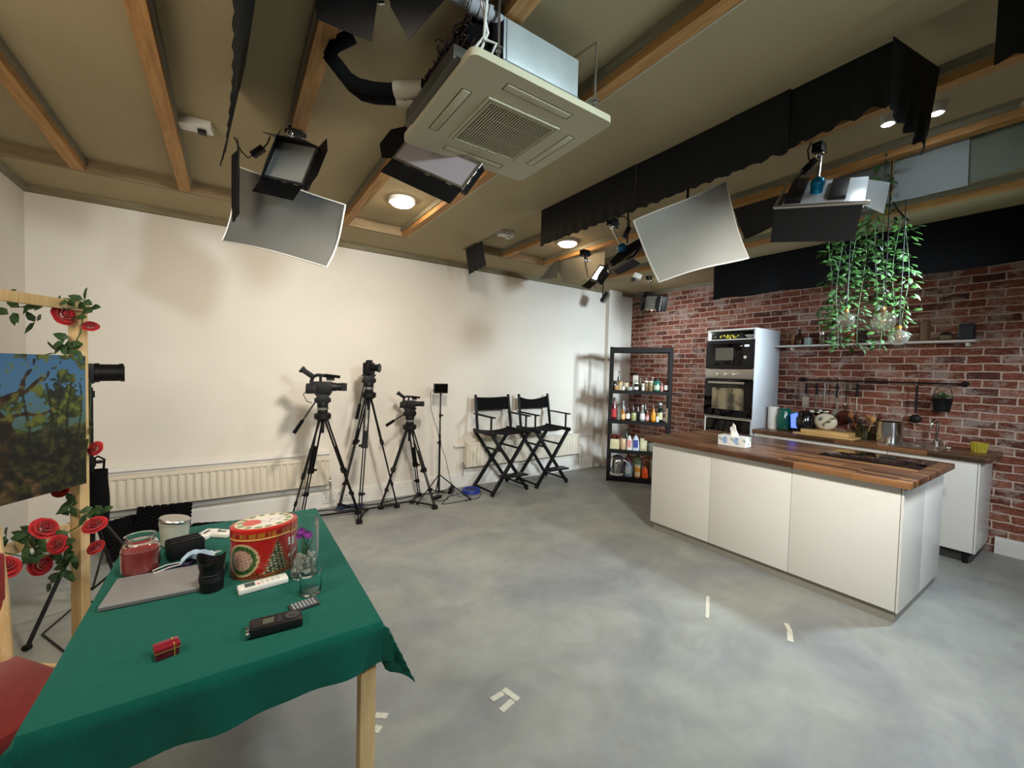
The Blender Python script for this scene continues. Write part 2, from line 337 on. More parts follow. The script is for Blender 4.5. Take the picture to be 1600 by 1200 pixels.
# lowered board strips: along the back wall, over the middle, along the brick wall
struct('ceiling', MB().box((XL, 4.19, ZL), (XR, YB, ZL+.012)), M['ceil'])
struct('ceiling', MB().box((1.505, YF, ZL), (2.125, 4.19, ZL+.012)), M['ceil'])
struct('ceiling', MB().box((4.46, YF, ZL), (XR, 4.19, ZL+.012)), M['ceil'])
struct('trim_1', MB().box((1.497, YF, ZL-.002), (1.505, 4.19, ZL+.016)), M['boardedge'])
struct('trim_2', MB().box((XL, 4.17, ZL-.001), (1.49, 4.20, ZU)).box((2.13, 4.17, ZL-.001), (4.46, 4.20, ZU)), M['timberx'])
struct('trim_3', MB().box((XL, YB-.03, ZL-.052), (5.04, YB, ZL)).box((5.34, YB-.03, ZL-.052), (XR, YB, ZL)), M['trimwood'])
struct('trim_4', MB().box((XL, YF, ZL-.052), (XL+.03, YB-.03, ZL)), M['grey_timber'])
struct('trim_5', MB().box((XR-.03, YF, ZL-.05), (XR, YB-.03, ZL)), M['grey_timber'])
struct('trim_6', MB().box((5.04, YB-.075, 0), (5.34, YB, ZL)), M['wall'])           # pilaster in the corner
for k, (a, b, gs) in enumerate([(-.92, -.85, 1), (-.33, -.26, 1), (.28, .35, -1), (.85, .92, -1), (1.435, 1.497, -1), (2.64, 2.70, -1), (3.255, 3.32, -1), (3.86, 3.93, -1), (4.40, 4.46, -1)]):
    n = 7+k*2
    struct('trim_%d' % n, MB().box((a, YF, ZL), (b, 4.17, ZL+.045)), M['timber'])
    c, d = (b-.025, b+.012) if gs > 0 else (a-.012, a+.025)
    struct('trim_%d' % (n+1), MB().box((c, YF, ZL+.042), (d, 4.17, ZU)), M['grey_timber'])
# skirting
struct('baseboard_back', MB().box((XL, YB-.018, 0), (5.04, YB, .16)).box((XL, YB-.010, .16), (5.04, YB, .175)), M['trimw'])
struct('baseboard_left', MB().box((XL, YF, 0), (XL+.018, YB-.018, .16)), M['trimw'])
struct('baseboard_right', MB().box((XR-.018, YF, 0), (XR, .60, .125)).box((XR-.010, YF, .125), (XR, .60, .15)), M['trimw'])
# boxed ledges behind the radiators
struct('trim_30', MB().box((-1.05, YB-.03, .20), (.88, YB, .585)).box((-1.05, YB-.055, .585), (.88, YB, .62)), M['trimw'], bev=.004)
struct('trim_31', MB().box((2.36, YB-.04, .525), (4.74, YB, .55)).box((2.50, YB-.05, .55), (4.36, YB, .625)), M['trimw'], bev=.004)

def radiator(x0, x1, z0, z1, label):
    t = thing('radiator', label, 'radiator', ((x0+x1)/2, YB-.09, z0)); w = (x1-x0)/2; h = z1-z0
    mb = MB(); n = int((x1-x0)/.055); dx = 2*w/n; rows = []
    for zz in (0.0, .012, .03, h-.045, h-.03, h-.018):
        row = []
        for i in range(n*4+1):
            ph = i % 4; amp = 0 if zz in (0.0, .012) or zz > h-.02 else 1
            row.append((-w+i*dx/4, -.018-(.011 if ph in (1, 2) else 0)*amp, zz))
        rows.append(row)
    mb.sheet(rows, .003); part(t, 'front_panel', mb, M['radw'])
    part(t, 'top_cover', MB().box((-w-.004, -.034, h-.03), (w+.004, .045, h)), M['radw'], bev=.004)
    part(t, 'side_panel', MB().box((-w-.006, -.03, 0), (-w, .04, h-.03)), M['radw']); part(t, 'side_panel', MB().box((w, -.03, 0), (w+.006, .04, h-.03)), M['radw'])
    part(t, 'back_panel', MB().box((-w, .025, .01), (w, .04, h-.03)), M['radw'])
    v = MB().cyl((w+.006, 0, .03), (w+.045, 0, .03), .008).cyl((w+.045, 0, -.0), (w+.045, 0, .10), .016).cyl((w+.045, 0, -.16), (w+.045, 0, .0), .0075)
    part(t, 'valve', v, M['whitep'])
    part(t, 'valve', MB().cyl((-w-.045, 0, .03), (-w, 0, .03), .008).cyl((-w-.045, 0, 0), (-w-.045, 0, .07), .014).cyl((-w-.045, 0, -.1), (-w-.045, 0, 0), .0075), M['chrome'])
    return t
radiator(-.90, .855, .275, .56, 'long low white ribbed radiator on the cream wall behind the green table')
radiator(2.50, 4.44, .27, .58, 'white ribbed radiator on the wall behind the two black director chairs')
# sockets on the skirting
def socket(x, label, z=.05):
    t = thing('wall_socket', label, 'socket', (x, YB-.022, z))
    part(t, 'face_plate', MB().box((-.07, -.006, 0), (.07, .003, .082)), M['whitep'], bev=.003)
    for s in (-1, 1):
        part(t, 'pin_holes', MB().box((s*.035-.004, -.0075, .05), (s*.035+.004, -.005, .064)).box((s*.035-.014, -.0075, .02), (s*.035-.007, -.005, .027)).box((s*.035+.007, -.0075, .02), (s*.035+.014, -.005, .027)), M['black'])
socket(.88, 'left one of the two white double sockets on the skirting between the tripods')
socket(1.09, 'right one of the two white double sockets on the skirting between the tripods')
socket(4.62, 'white double socket on the skirting right of the director chairs')

# ============================================================ ceiling lamps
for (x, y, lb) in ((1.195, 3.485, 'lit round ceiling lamp between two joists left of the air conditioner corner'), (3.031, 3.464, 'lit round ceiling lamp behind the end of the long black flag')):
    t = thing('ceiling_lamp', lb, 'ceiling lamp', (x, y, ZU-.028), group='round ceiling lamps')
    part(t, 'rim', MB().lathe([(.105, 0), (.11, .006), (.11, .028), (.0, .028)], n=32), M['whitep'])
    part(t, 'diffuser', MB().lathe([(0, -.032), (.05, -.029), (.08, -.018), (.1, .0), (.1, .004), (0, .004)], n=32), M['lit_warm'], label='glowing warm diffuser')
# panel housings and rods added behind the light sources in LAMPS
for p_, a_, s_, w_, c_, sp_, lb in LAMPS:
    d = (Vector(a_)-Vector(p_)).normalized(); t = thing('panel_light', lb, 'studio light', tuple(Vector(p_)-d*.04)); t.rotation_euler = d.to_track_quat('-Z', 'Y').to_euler(); h_ = s_/2+.015
    part(t, 'housing', MB().box((-h_, -h_, -.025), (h_, h_, .03)), M['blackm'], bev=.005)
    part(t, 'rim', MB().box((-h_, -h_, -.045), (h_, -h_+.01, -.025)).box((-h_, h_-.01, -.045), (h_, h_, -.025)).box((-h_, -h_+.01, -.045), (-h_+.01, h_-.01, -.025)).box((h_-.01, -h_+.01, -.045), (h_, h_-.01, -.025)), M['steel'])
    q_ = Vector(p_)-d*.07; part(t, 'hanger', MB().cyl(q_, (q_.x, q_.y, ZU), .008), M['blackm'], world=True)
for p in (PZ(1388, 187, 2.92), PZ(1464, 170, 2.92)):
    t = thing('spotlight', 'lit cool white spot on the ceiling behind the end of the black flag', 'spotlight', (p.x, p.y, 2.895), group='pair of cool ceiling spots')
    part(t, 'housing', MB().lathe([(.03, 0), (.034, .004), (.034, .045), (0, .045)], n=20), M['whitep'])
    part(t, 'lens', MB().lathe([(0, -.004), (.02, -.003), (.028, .002), (0, .003)], n=20), M['lit_cool'], label='glowing white lens')
# ceiling plug boxes
for (x, y, rz, lb) in ((-.17, 3.12, R(-8), 'white socket box on the ceiling beside a joist, cable plugged in'), (2.33, 3.62, R(-5), 'small white box on the ceiling past the air conditioner')):
    t = thing('socket_box', lb, 'socket box', (x, y, ZU-.045), rz)
    part(t, 'box', MB().box((-.08, -.045, 0), (.08, .045, .045)), M['whitep'], bev=.004)
    part(t, 'plug', MB().box((.01, -.02, -.022), (.05, .02, 0)), M['black'] if x < 0 else M['whitep'], bev=.004)

# ============================================================ air conditioner
AX, AY, AZ = 1.02, 1.63, 2.60
t = thing('air_conditioner', 'square ceiling cassette air conditioner hanging from rods with open pipework', 'air conditioner', (AX, AY, AZ))
H_ = .345
g = .185      # grille half size
def ring(mb, a, b, z0, z1):
    mb.box((-a, -a, z0), (a, -b, z1)); mb.box((-a, b, z0), (a, a, z1)); mb.box((-a, -b, z0), (-b, b, z1)); mb.box((b, -b, z0), (a, b, z1))
# fascia with flap slots
fl0, fl1, fw = .245, .290, .165
def rrect(h, r, n=6):
    o = []
    for cx, cy, a0 in ((h-r, h-r, 0), (-h+r, h-r, 90), (-h+r, -h+r, 180), (h-r, -h+r, 270)):
        for k in range(n+1): a_ = R(a0+90*k/n); o.append((cx+r*math.cos(a_), cy+r*math.sin(a_)))
    return o
def ring_plate(mb, out, inn, z0, z1):
    n = len(out); vs = [(x, y, z0) for x, y in out]+[(x, y, z0) for x, y in inn]+[(x, y, z1) for x, y in out]+[(x, y, z1) for x, y in inn]; fs = []
    for i in range(n):
        j = (i+1) % n; fs += [(i, j, n+j, n+i), (2*n+i, 3*n+i, 3*n+j, 2*n+j), (i, 2*n+i, 2*n+j, j), (n+i, n+j, 3*n+j, 3*n+i)]
    mb.add(vs, fs)
mb = MB(); ring_plate(mb, rrect(H_, .03), rrect(fl1, .0001), 0, .028)
for s in (-1, 1):
    lo, hi = sorted((s*fl0, s*fl1))
    for a0, a1 in ((-fl1, -fw), (fw, fl1)): mb.box((a0, lo, 0), (a1, hi, .028))
    for a0, a1 in ((-fl0, -fw), (fw, fl0)): mb.box((lo, a0, 0), (hi, a1, .028))
ring(mb, fl0, g, 0, .028)
part(t, 'fascia', mb, M['acp'], smooth=False)
for i, a in enumerate((0, 90, 180, 270)):
    q = MB().box((-fw+.006, -fl1+.006, -.002), (fw-.006, -fl0-.005, .012)); q.xf(Matrix.Rotation(R(a), 4, 'Z'))
    part(t, 'vent_flap', q, M['acp'], bev=.002)
    q = MB().box((-fw, -fl1, .02), (fw, -fl0, .028)); q.xf(Matrix.Rotation(R(a), 4, 'Z')); part(t, 'vent_slot', q, M['black'])
mb = MB(); ring(mb, g-.003, g-.013, -.006, .01); ring(mb, g-.018, g-.024, -.006, .01)
for k in range(26):
    x = -(g-.03)+k*(2*(g-.03))/25; mb.box((x-.0028, -(g-.024), -.004), (x+.0028, (g-.024), -.001))
for k in range(2): mb.box((-(g-.024), -.06+k*.12-.001, -.001), (g-.024, -.06+k*.12+.001, .001))
part(t, 'intake_grille', mb, M['acp'], smooth=False)
part(t, 'filter', MB().box((-g+.005, -g+.005, .006), (g-.005, g-.005, .02)), mat('grille_filter', '#15130f', 0.9))
mb = MB(); c = .10; B = .285
poly = [(-B+c, -B), (B-c*.9, -B), (B, -B+c), (B, B-c), (B-c, B), (-B+c, B), (-B, B-c), (-B, -B+c)]
mb.prism([(x, y, .03) for x, y in poly], (0, 0, .055)); part(t, 'tray', mb, cm('#6f7576', .5, metal=.4))
mb = MB(); mb.prism([(x*.985, y*.985, .085) for x, y in poly], (0, 0, .155)); mb.box((-.17, -B-.001, .085), (-.165, -B+.01, .235))
part(t, 'body', mb, M['galv'], bev=.004)
part(t, 'side_casing', MB().prism([(-.19, -.295, .03), (-.19, -.27, .03), (-.27, -.19, .03), (-.292, -.20, .03)], (0, 0, .21)).box((-.292, -.20, .03), (-.283, .24, .24)), M['blackf'], label='black insulated side')
part(t, 'electrical_box', MB().box((-.375, -.26, .02), (-.285, .22, .07)), cm('#55534c', .4, metal=.5), bev=.004)
mb = MB(); random.seed(4)
for k in range(34):
    y0 = random.uniform(-.3, .2); z0 = random.uniform(.08, .24); pts = []
    p = Vector((-.31+random.uniform(-.03, .02), y0, z0))
    for j in range(7): pts.append(p.copy()); p += Vector((random.uniform(-.012, .012), random.uniform(-.01, .04), random.uniform(-.03, .03))); p.z = min(max(p.z, .07), .24); p.y = max(-.24, min(.24, p.y)); p.x = max(min(p.x, -.295), -.34)
    mb.tube(pts, .003, 5)
part(t, 'wiring', mb, cm('#2a1a18', .5))
mb = MB()
for pts in ([(-.30, -.36, .26), (-.30, -.32, .2), (-.26, -.30, .13), (-.27, -.26, .08)], [(-.33, -.42, .27), (-.29, -.34, .20), (-.27, -.29, .12), (-.29, -.26, .09)], [(-.27, -.29, .11), (-.23, -.31, .10), (-.24, -.28, .06), (-.28, -.27, .06)]):
    mb.tube(pts, .0055, 6)
part(t, 'white_cable', mb, M['whitep'], label='white cables')
pv = lambda k: (-.40+.215*k, -.22-.055*k, .265-.045*k)
mb = MB().cyl(pv(0), pv(.5), .020).cyl(pv(.42), pv(.8), .027).cyl(pv(.45), pv(.49), .031).cyl(pv(.60), pv(.64), .031).cyl(pv(.74), pv(.80), .031).cyl(pv(.8), pv(1.0), .021)
part(t, 'drain_pipe', mb, cm('#9a9ca0', .4), label='pale grey plastic drain pipe')
mb = MB()
for px_, rr_ in (([(632, 138, 2.72), (612, 141, 2.72), (585, 139, 2.73), (560, 133, 2.75), (543, 122, 2.77), (528, 102, 2.79), (516, 84, 2.81), (524, 70, 2.85), (552, 56, 2.89)], .027), ([(636, 156, 2.70), (615, 157, 2.70), (588, 156, 2.71), (567, 151, 2.73), (548, 136, 2.75), (530, 112, 2.77), (512, 90, 2.79), (520, 74, 2.83), (545, 62, 2.89)], .019)):
    mb.tube([PZ(*q_) for q_ in px_], rr_, 10)
mb.xf(TM(t).inverted())
part(t, 'insulated_pipe', mb, M['blackf'], label='black insulated pipes')
part(t, 'pipe_clamp', MB().cyl(PZ(662, 138, 2.72)-Vector(t.location), PZ(618, 141, 2.72)-Vector(t.location), .036).cyl(PZ(664, 160, 2.70)-Vector(t.location), PZ(620, 157, 2.70)-Vector(t.location), .026), cm('#a79f8d', .6), label='beige pipe ends')
for sx, sy in ((-1, -1), (1, -1), (-1, 1), (1, 1)):
    x, y = sx*.275 if sx > 0 else -.215, sy*.30
    q = MB().cyl((x, y, .06), (x, y, ZU-AZ), .005).cyl((x, y, .09), (x, y, .095), .018).cyl((x, y, .075), (x, y, .088), .01).box((x-.02, min(y, y-.04*sy), .098), (x+.02, max(y, y-.04*sy), .101))
    part(t, 'hanging_rod', q, M['steel'])

# ============================================================ black sheets and grey cards hung from the joists
def hung(name, pts_top, drop, label, cat, mt, wave=.006, freq=60, th=.003, jag=.008, group=None, seed=0, lean=0, tap=0):
    """a long sheet hanging from a polyline, slightly pleated, with a ragged lower edge"""
    random.seed(seed); P = [Vector(p) for p in pts_top]; seg = [(P[i+1]-P[i]).length for i in range(len(P)-1)]; L = sum(seg); n = max(8, int(L/.012))
    rows = []
    for i in range(n+1):
        s = L*i/n; k = 0
        while k < len(seg)-1 and s > seg[k]: s -= seg[k]; k += 1
        d = (P[k+1]-P[k]).normalized(); p = P[k]+d*s; nn = Vector((d.y, -d.x, 0)).normalized()
        dr = drop(i/n) if callable(drop) else drop
        dr += jag*(0.6*math.sin(i*.9)+random.uniform(-.4, .4))
        row = []
        for j in range(5):
            q = j/4; row.append(p - d*(tap*(i/n)*q) + nn*(wave*math.sin(i*.75)*max(0, q-.7)/.3 + lean*q) + Vector((0, 0, -dr*q)))
        rows.append(row)
    mb = MB().sheet(rows, th); return solo(name, mb, mt, label, cat, group, origin=P[0])
FL = 'black flag sheets hung in a row over the kitchen side'
hung('black_flag', [(2.13, 1.80, ZL), (2.13, 2.77, ZL)], .29, 'black flag sheet with toothed lower edge at the far end of the row', 'light flag', M['foil'], group=FL, seed=1)
hung('black_flag', [(2.135, 1.19, ZL), (2.135, 1.80, ZL)], .285, 'second black flag sheet from the far end, above the big white diffuser', 'light flag', M['foil'], group=FL, seed=2)
hung('black_flag', [(2.13, .92, ZL), (2.13, 1.20, ZL)], .285, 'short black flag sheet between the diffuser and the cut corner of the row', 'light flag', M['foil'], group=FL, seed=3, wave=.008)
hung('black_flag', [(2.145, .56, ZL), (2.145, .955, ZL)], lambda s: .265-.03*(1-s), 'nearest black flag sheet of the row, with curling silver lit lower edge', 'light flag', M['foil'], group=FL, seed=4, wave=.016, jag=.014)
hung('black_flag', [(2.12, .56, ZL), (2.49, .50, ZL)], lambda s: .27+.10*s, 'black flag sheet turning the corner in front of the two cool ceiling spots', 'light flag', M['foil'], group=FL, seed=5, wave=.012, jag=.012, tap=.085)
hung('black_flag', [(2.17, .30, ZL), (2.17, -.10, ZL)], .235, 'black flag sheet hanging alone in the top right corner of the view', 'light flag', M['foil'], seed=6, wave=.02, jag=.012)
hung('black_flag', [(2.16, 4.17, ZL), (2.16, 3.80, ZL)], lambda s: .27-.03*s, 'small black flag hanging alone near the back wall, lower corner curled', 'light flag', M['foil'], seed=7, lean=-.05)
hung('black_flag', [(.085, .9, ZU), (.08, 1.9, ZU), (.055, 2.40, ZU), (.03, 2.62, ZU)], lambda s: .34+.08*s, 'long black flag seen edge on, hanging from the ceiling left of the pipework', 'light flag', M['foil'], seed=8, wave=.003, lean=-.075)
hung('black_flag', [PY(371, 215, 2.66), PY(374, 232, 2.72), PY(362, 243, 2.78)], .36, 'narrow black flag strip hanging in front of the left diffuser screen', 'light flag', M['foil'], seed=9, wave=.006)
def card(pts, label, mt, th=.003, group=None):
    # quad (top-left, top-right, bottom-right, bottom-left) lightly bowed
    a, b, c_, d = [Vector(p) for p in pts]; nn = (b-a).cross(d-a).normalized(); rows = []
    for i in range(9):
        u = i/8; row = []
        for j in range(5):
            v = j/4; p = (a*(1-u)+b*u)*(1-v)+(d*(1-u)+c_*u)*v; row.append(p+nn*(.012*math.sin(math.pi*u)*v + .004*math.sin(7*u)))
        rows.append(row)
    return solo('grey_flag', MB().sheet(rows, th), mt, label, 'light flag', group)
XG = 3.325; GF = 'grey cards hung on the joist over the counter'
def gc(pix, lb, mt, X=XG): return card([PX(x, y, X) for x, y in pix], lb, mt, group=GF)
gc([(1400, 240), (1516, 204), (1512, 290), (1393, 316)], 'pale grey card hung from the joist right beside the hanging ivy', M['greysheet'], XG)
gc([(1516, 204), (1620, 172), (1620, 256), (1512, 287)], 'greenish grey card at the right edge of the view, next to the pale one', cm('#6d7568', .85), XG+.012)
gc([(1145, 325), (1235, 297), (1216, 350), (1164, 374)], 'dark grey card on the joist between the white diffuser and the silver lamp', cm('#2c2f31', .8), XG)
gc([(1300, 262), (1392, 236), (1388, 318), (1330, 335)], 'tilted pale grey card between the silver lamp and the ivy strands', cm('#6f7576', .8), XG+.008)
card([PY(866, 409, 3.95), PX(945, 386, 3.33), PX(944, 436, 3.40), PY(880, 440, 4.1)], 'tan grey card crumpled near the back wall behind the small lit lamp', cm('#8b8473', .85), group=GF)
card([PY(866, 409, 3.95), PY(873, 405, 3.8), PY(870, 434, 4.05), PY(842, 437, 4.60)], 'small triangular grey card leaning from the joist end to the back wall', cm('#6d6a60', .85), group=GF)
# black cloth above the brick wall
def cloth_strip(y0, y1, x, z0, z1, label, sd):
    random.seed(sd); rows = []; n = 60
    for i in range(n+1):
        y = y0+(y1-y0)*i/n; row = []
        for j in range(9):
            q = j/8; row.append((x+.008*math.sin(i*.17+q*1.5)*q+.002*math.sin(i*.4), y, z1+(z0-z1)*q+.01*math.sin(i*.21)*q))
        rows.append(row)
    solo('black_cloth', MB().sheet(rows, .004), M['blackf'], label, 'cloth', 'black cloth hung above the brick wall')
cloth_strip(2.86, 1.66, 4.86, 2.44, ZL, 'black cloth strip hung above the brick wall, left of the ivy', 1)
cloth_strip(1.66, -.6, 4.87, 2.43, ZL, 'black cloth strip hung above the brick wall, right of the ivy', 2)
# ============================================================ kitchen island
IX0, IX1, IY0, IY1, IT = 3.43, 4.42, .735, 2.575, .905
t = thing('kitchen_island', 'white handleless kitchen island with a thick walnut worktop', 'kitchen island', (3.93, 1.65, 0))
part(t, 'plinth', MB().box((3.452, .752, 0), (4.40, 2.55, .078)), M['plinth'], world=True)
part(t, 'carcass', MB().box((IX0+.019, IY0+.012, .078), (IX1-.02, IY1, .868)), M['white'], world=True)
ys = [IY0+.014, 1.353, 1.974, IY1]
for i in range(3): part(t, 'door', MB().box((IX0, ys[i]+.0015, .078), (IX0+.018, ys[i+1]-.0015, .866)), M['white'], world=True, bev=.0012)
part(t, 'end_panel', MB().box((IX0, IY0, .074), (3.915, IY0+.012, .868)), M['white'], world=True, bev=.001)
part(t, 'end_panel', MB().box((3.918, IY0, .074), (IX1, IY0+.012, .868)), M['white'], world=True, bev=.001)
for i in range(3): part(t, 'door', MB().box((IX1-.019, ys[i]+.0015, .078), (IX1-.001, ys[i+1]-.0015, .866)), M['white'], world=True, bev=.0012)
solo('island_worktop', MB().box((3.375, .695, .868), (4.515, 2.635, .908)), M['top'], 'walnut butcher block worktop lying on the white island', 'worktop', bev=.003)
# hob
t = thing('induction_hob', 'black glass hob set into the near end of the island worktop', 'hob', (4.17, 1.07, .908))
part(t, 'glass_top', MB().box((-.235, -.30, 0), (.235, .30, .007)), M['bglass'], bev=.002)
mb = MB()
for x, y, r in ((-.1, -.15, .09), (.1, -.15, .07), (-.1, .15, .07), (.1, .15, .09)):
    n = 40; q = []
    for i in range(n):
        a = 2*math.pi*i/n; q += [(x+r*math.cos(a), y+r*math.sin(a), .0073), (x+(r+.003)*math.cos(a), y+(r+.003)*math.sin(a), .0073)]
    mb.add(q, [(2*i, 2*i+1, (2*i+3) % (2*n), (2*i+2) % (2*n)) for i in range(n)])
part(t, 'cooking_zone', mb, cm('#3a3a3c', .4))
# tissue box
t = thing('tissue_box', 'white and blue patterned tissue box with a tissue pulled up, on the island', 'tissue box', (3.71, 1.93, .908), R(4))
def grid_box(lo, hi, n=14):
    mb = MB(); x0, y0, z0 = lo; x1, y1, z1 = hi
    def g(o, u, v):
        r = [[Vector(o)+Vector(u)*(i/n)+Vector(v)*(j/n) for j in range(n+1)] for i in range(n+1)]; vs = [p for q in r for p in q]
        mb.add(vs, [(i*(n+1)+j, (i+1)*(n+1)+j, (i+1)*(n+1)+j+1, i*(n+1)+j+1) for i in range(n) for j in range(n)])
    g((x0, y0, z0), (x1-x0, 0, 0), (0, 0, z1-z0)); g((x1, y1, z0), (x0-x1, 0, 0), (0, 0, z1-z0)); g((x0, y1, z0), (0, y0-y1, 0), (0, 0, z1-z0)); g((x1, y0, z0), (0, y1-y0, 0), (0, 0, z1-z0))
    g((x0, y0, z1), (x1-x0, 0, 0), (0, y1-y0, 0)); g((x0, y0, z0), (0, y1-y0, 0), (x1-x0, 0, 0)); return mb
o = part(t, 'carton', grid_box((-.06, -.115, 0), (.06, .115, .085), 22), vcol('tissue_print', .6), smooth=False)
def tiss(c):
    c = (c.x, c.y, c.z); s = math.sin(c[1]*60+math.sin(c[2]*70)*1.5)+math.sin(c[0]*55+c[2]*40)
    d = (((c[1]-.055)/.022)**2+((c[2]-.045)/.03)**2); d2 = (((c[1]+.04)/.022)**2+((c[2]-.05)/.028)**2)
    if d < 1 or d2 < 1: return (.36, .50, .72) if (s > .2) else (.58, .70, .85)
    if s > 1.35: return (.70, .80, .86)
    if s < -1.4: return (.62, .70, .66)
    return (.90, .90, .89)
paint(o, tiss)
rows = []
for i in range(15):
    u = i/14; row = []
    for j in range(8):
        v = j/7; a = u*2*math.pi; rr = .035*(1-v*.35)+.008*math.sin(3*a+v*3)
        row.append((rr*.55*math.cos(a)+.006*math.sin(v*5), rr*math.sin(a)*.9+.01*v, .083+v*(.085+.022*math.sin(2*a+1)+.012*math.sin(5*a))))
    rows.append(row)
part(t, 'tissue', MB().sheet(rows, .001), M['paper'])

# ============================================================ back counter
CX0, CY0, CY1 = 5.09, .64, 2.425
t = thing('base_cabinets', 'row of white base units under the walnut counter on the brick wall', 'cabinet', (5.37, 1.53, 0))
part(t, 'plinth', MB().box((5.15, .67, 0), (5.62, 2.42, .098)), cm('#3b3a38', .5), world=True)
part(t, 'leg', MB().cyl((5.13, .70, 0), (5.13, .70, .1), .018), M['black'], world=True)
part(t, 'carcass', MB().box((CX0+.02, CY0+.012, .10), (5.655, CY1, .868)), M['white'], world=True)
yy = [CY0+.014, 1.226, 1.828, CY1]
for i in range(3): part(t, 'door', MB().box((CX0, yy[i]+.0015, .10), (CX0+.018, yy[i+1]-.0015, .862)), M['white'], world=True, bev=.0012)
part(t, 'end_panel', MB().box((CX0, CY0, .10), (5.655, CY0+.012, .868)), M['white'], world=True, bev=.001)
solo('counter_worktop', MB().box((5.055, .585, .868), (5.68-.002, 2.425, .908)), M['top'], 'dark walnut worktop along the brick wall', 'worktop', bev=.003)
CT = .908
# oven tower
t = thing('oven_cabinet', 'tall white cabinet housing microwave and oven, beside the black rack', 'cabinet', (5.35, 2.72, 0))
TX, TY0, TY1, TZ = 5.05, 2.432, 3.02, 2.092
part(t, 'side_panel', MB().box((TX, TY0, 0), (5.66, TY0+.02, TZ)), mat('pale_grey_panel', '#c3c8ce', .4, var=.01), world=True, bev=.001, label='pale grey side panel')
part(t, 'side_panel', MB().box((TX, TY1-.02, 0), (5.66, TY1, TZ)), M['white'], world=True, bev=.001)
part(t, 'top_panel', MB().box((TX, TY0+.02, TZ-.018), (5.66, TY1-.02, TZ)), M['white'], world=True)
part(t, 'back_panel', MB().box((5.64, TY0+.02, .1), (5.655, TY1-.02, TZ-.018)), cm('#202020', .7), world=True)
for z in (1.955, .99): part(t, 'shelf', MB().box((TX+.01, TY0+.02, z), (5.64, TY1-.02, z+.016)), M['white'], world=True)
part(t, 'door', MB().box((TX, TY0+.02, .1), (TX+.018, TY1-.02, .82)), M['white'], world=True)
part(t, 'drawer', MB().box((TX, TY0+.021, .825), (TX+.018, TY1-.021, .975)), M['bglass'], world=True, label='black drawer front')
YM = (TY0+TY1)/2
t = thing('microwave_oven', 'black built in microwave in the tall cabinet above the oven', 'microwave', (TX, YM, 1.612))
part(t, 'body', MB().box((0, -.265, 0.005), (.34, .265, .345)), M['black'])
f = part(t, 'front_frame', MB().box((-.022, -.292, 0), (0, .292, .345)), cm('#111113', .3), bev=.002)
part(t, 'door', MB().box((-.028, -.16, .045), (-.022, .24, .30)), M['bglass'], bev=.002)
part(t, 'window', MB().box((-.030, -.055, .10), (-.0275, .165, .25)), cm('#57534b', .25), label='greyish window')
part(t, 'display', MB().box((-.0235, -.235, .262), (-.0215, -.185, .28)), mat('blue_digits', '#ffffff', .5, emit=(.45, .6, 1.0), es=4), label='small glowing pale blue display')
part(t, 'knob', MB().cyl((-.022, -.205, .135), (-.045, -.205, .135), .021, .018, 24), M['chrome'], label='chrome dial')
t = thing('built_in_oven', 'black glass oven with steel control strip below the microwave', 'oven', (TX, YM, 1.012))
part(t, 'body', MB().box((0, -.26, .0), (.5, .26, .59)), M['black'])
cp = part(t, 'control_panel', MB().box((-.024, -.292, .475), (0, .292, .592)), M['steel'], bev=.002)
for y in (.12, .02, -.08): part(cp, 'knob', MB().cyl((-.024, y, .532), (-.05, y, .532), .019, .016, 24), M['chrome'])
dr = part(t, 'door', MB().box((-.028, -.292, .012), (0, .292, .47)), M['bglass'], bev=.002)
part(dr, 'window', MB().box((-.0295, -.20, .10), (-.0278, .19, .36)), mat('oven_glass', '#9a937f', .05, spec=1.0, metal=.85), label='mirror like oven window')
part(dr, 'handle', MB().beam((-.062, -.215, .425), (-.062, .225, .425), .014, .026).box((-.062, -.19, .42), (-.026, -.17, .43)).box((-.062, .18, .42), (-.026, .2, .43)), M['steel'], bev=.002)
part(t, 'trim_strip', MB().box((-.028, -.292, 0), (0, .292, .01)), M['steel'])
# things in the open niche on top of the tower
solo('dark_tin', MB().box((5.10, 2.60, 1.972), (5.25, 2.99, 2.045)), cm('#1c2420', .5), 'dark printed tin in the open niche above the microwave', 'tin', bev=.006)
random.seed(3); mb = MB()
for k in range(26): mb.ball((5.085+random.uniform(-.012, .01), 2.76+random.gauss(0, .055), 1.985+random.uniform(0, .035)), random.uniform(.006, .013), 6)
solo('yellow_flowers', mb, cm('#c3b23a', .7), 'yellow flower sprig lying in the niche above the microwave', 'flowers', kind='stuff')
solo('white_bowl', MB().lathe([(.03, 0), (.075, .03), (.08, .045), (.07, .04), (.02, .012), (0, .01)], (5.15, 2.52, 1.972), 24), cm('#c9cdd0', .3), 'upturned pale bowl at the right of the niche above the microwave', 'bowl')
solo('serving_tray', MB().lathe([(.0, 0), (.17, 0), (.2, .02), (.205, .035), (.195, .035), (.16, .012), (0, .01)], (5.35, 2.76, TZ), 36), cm('#5f1f1f', .35), 'dark red round tray on top of the tall oven cabinet', 'tray')

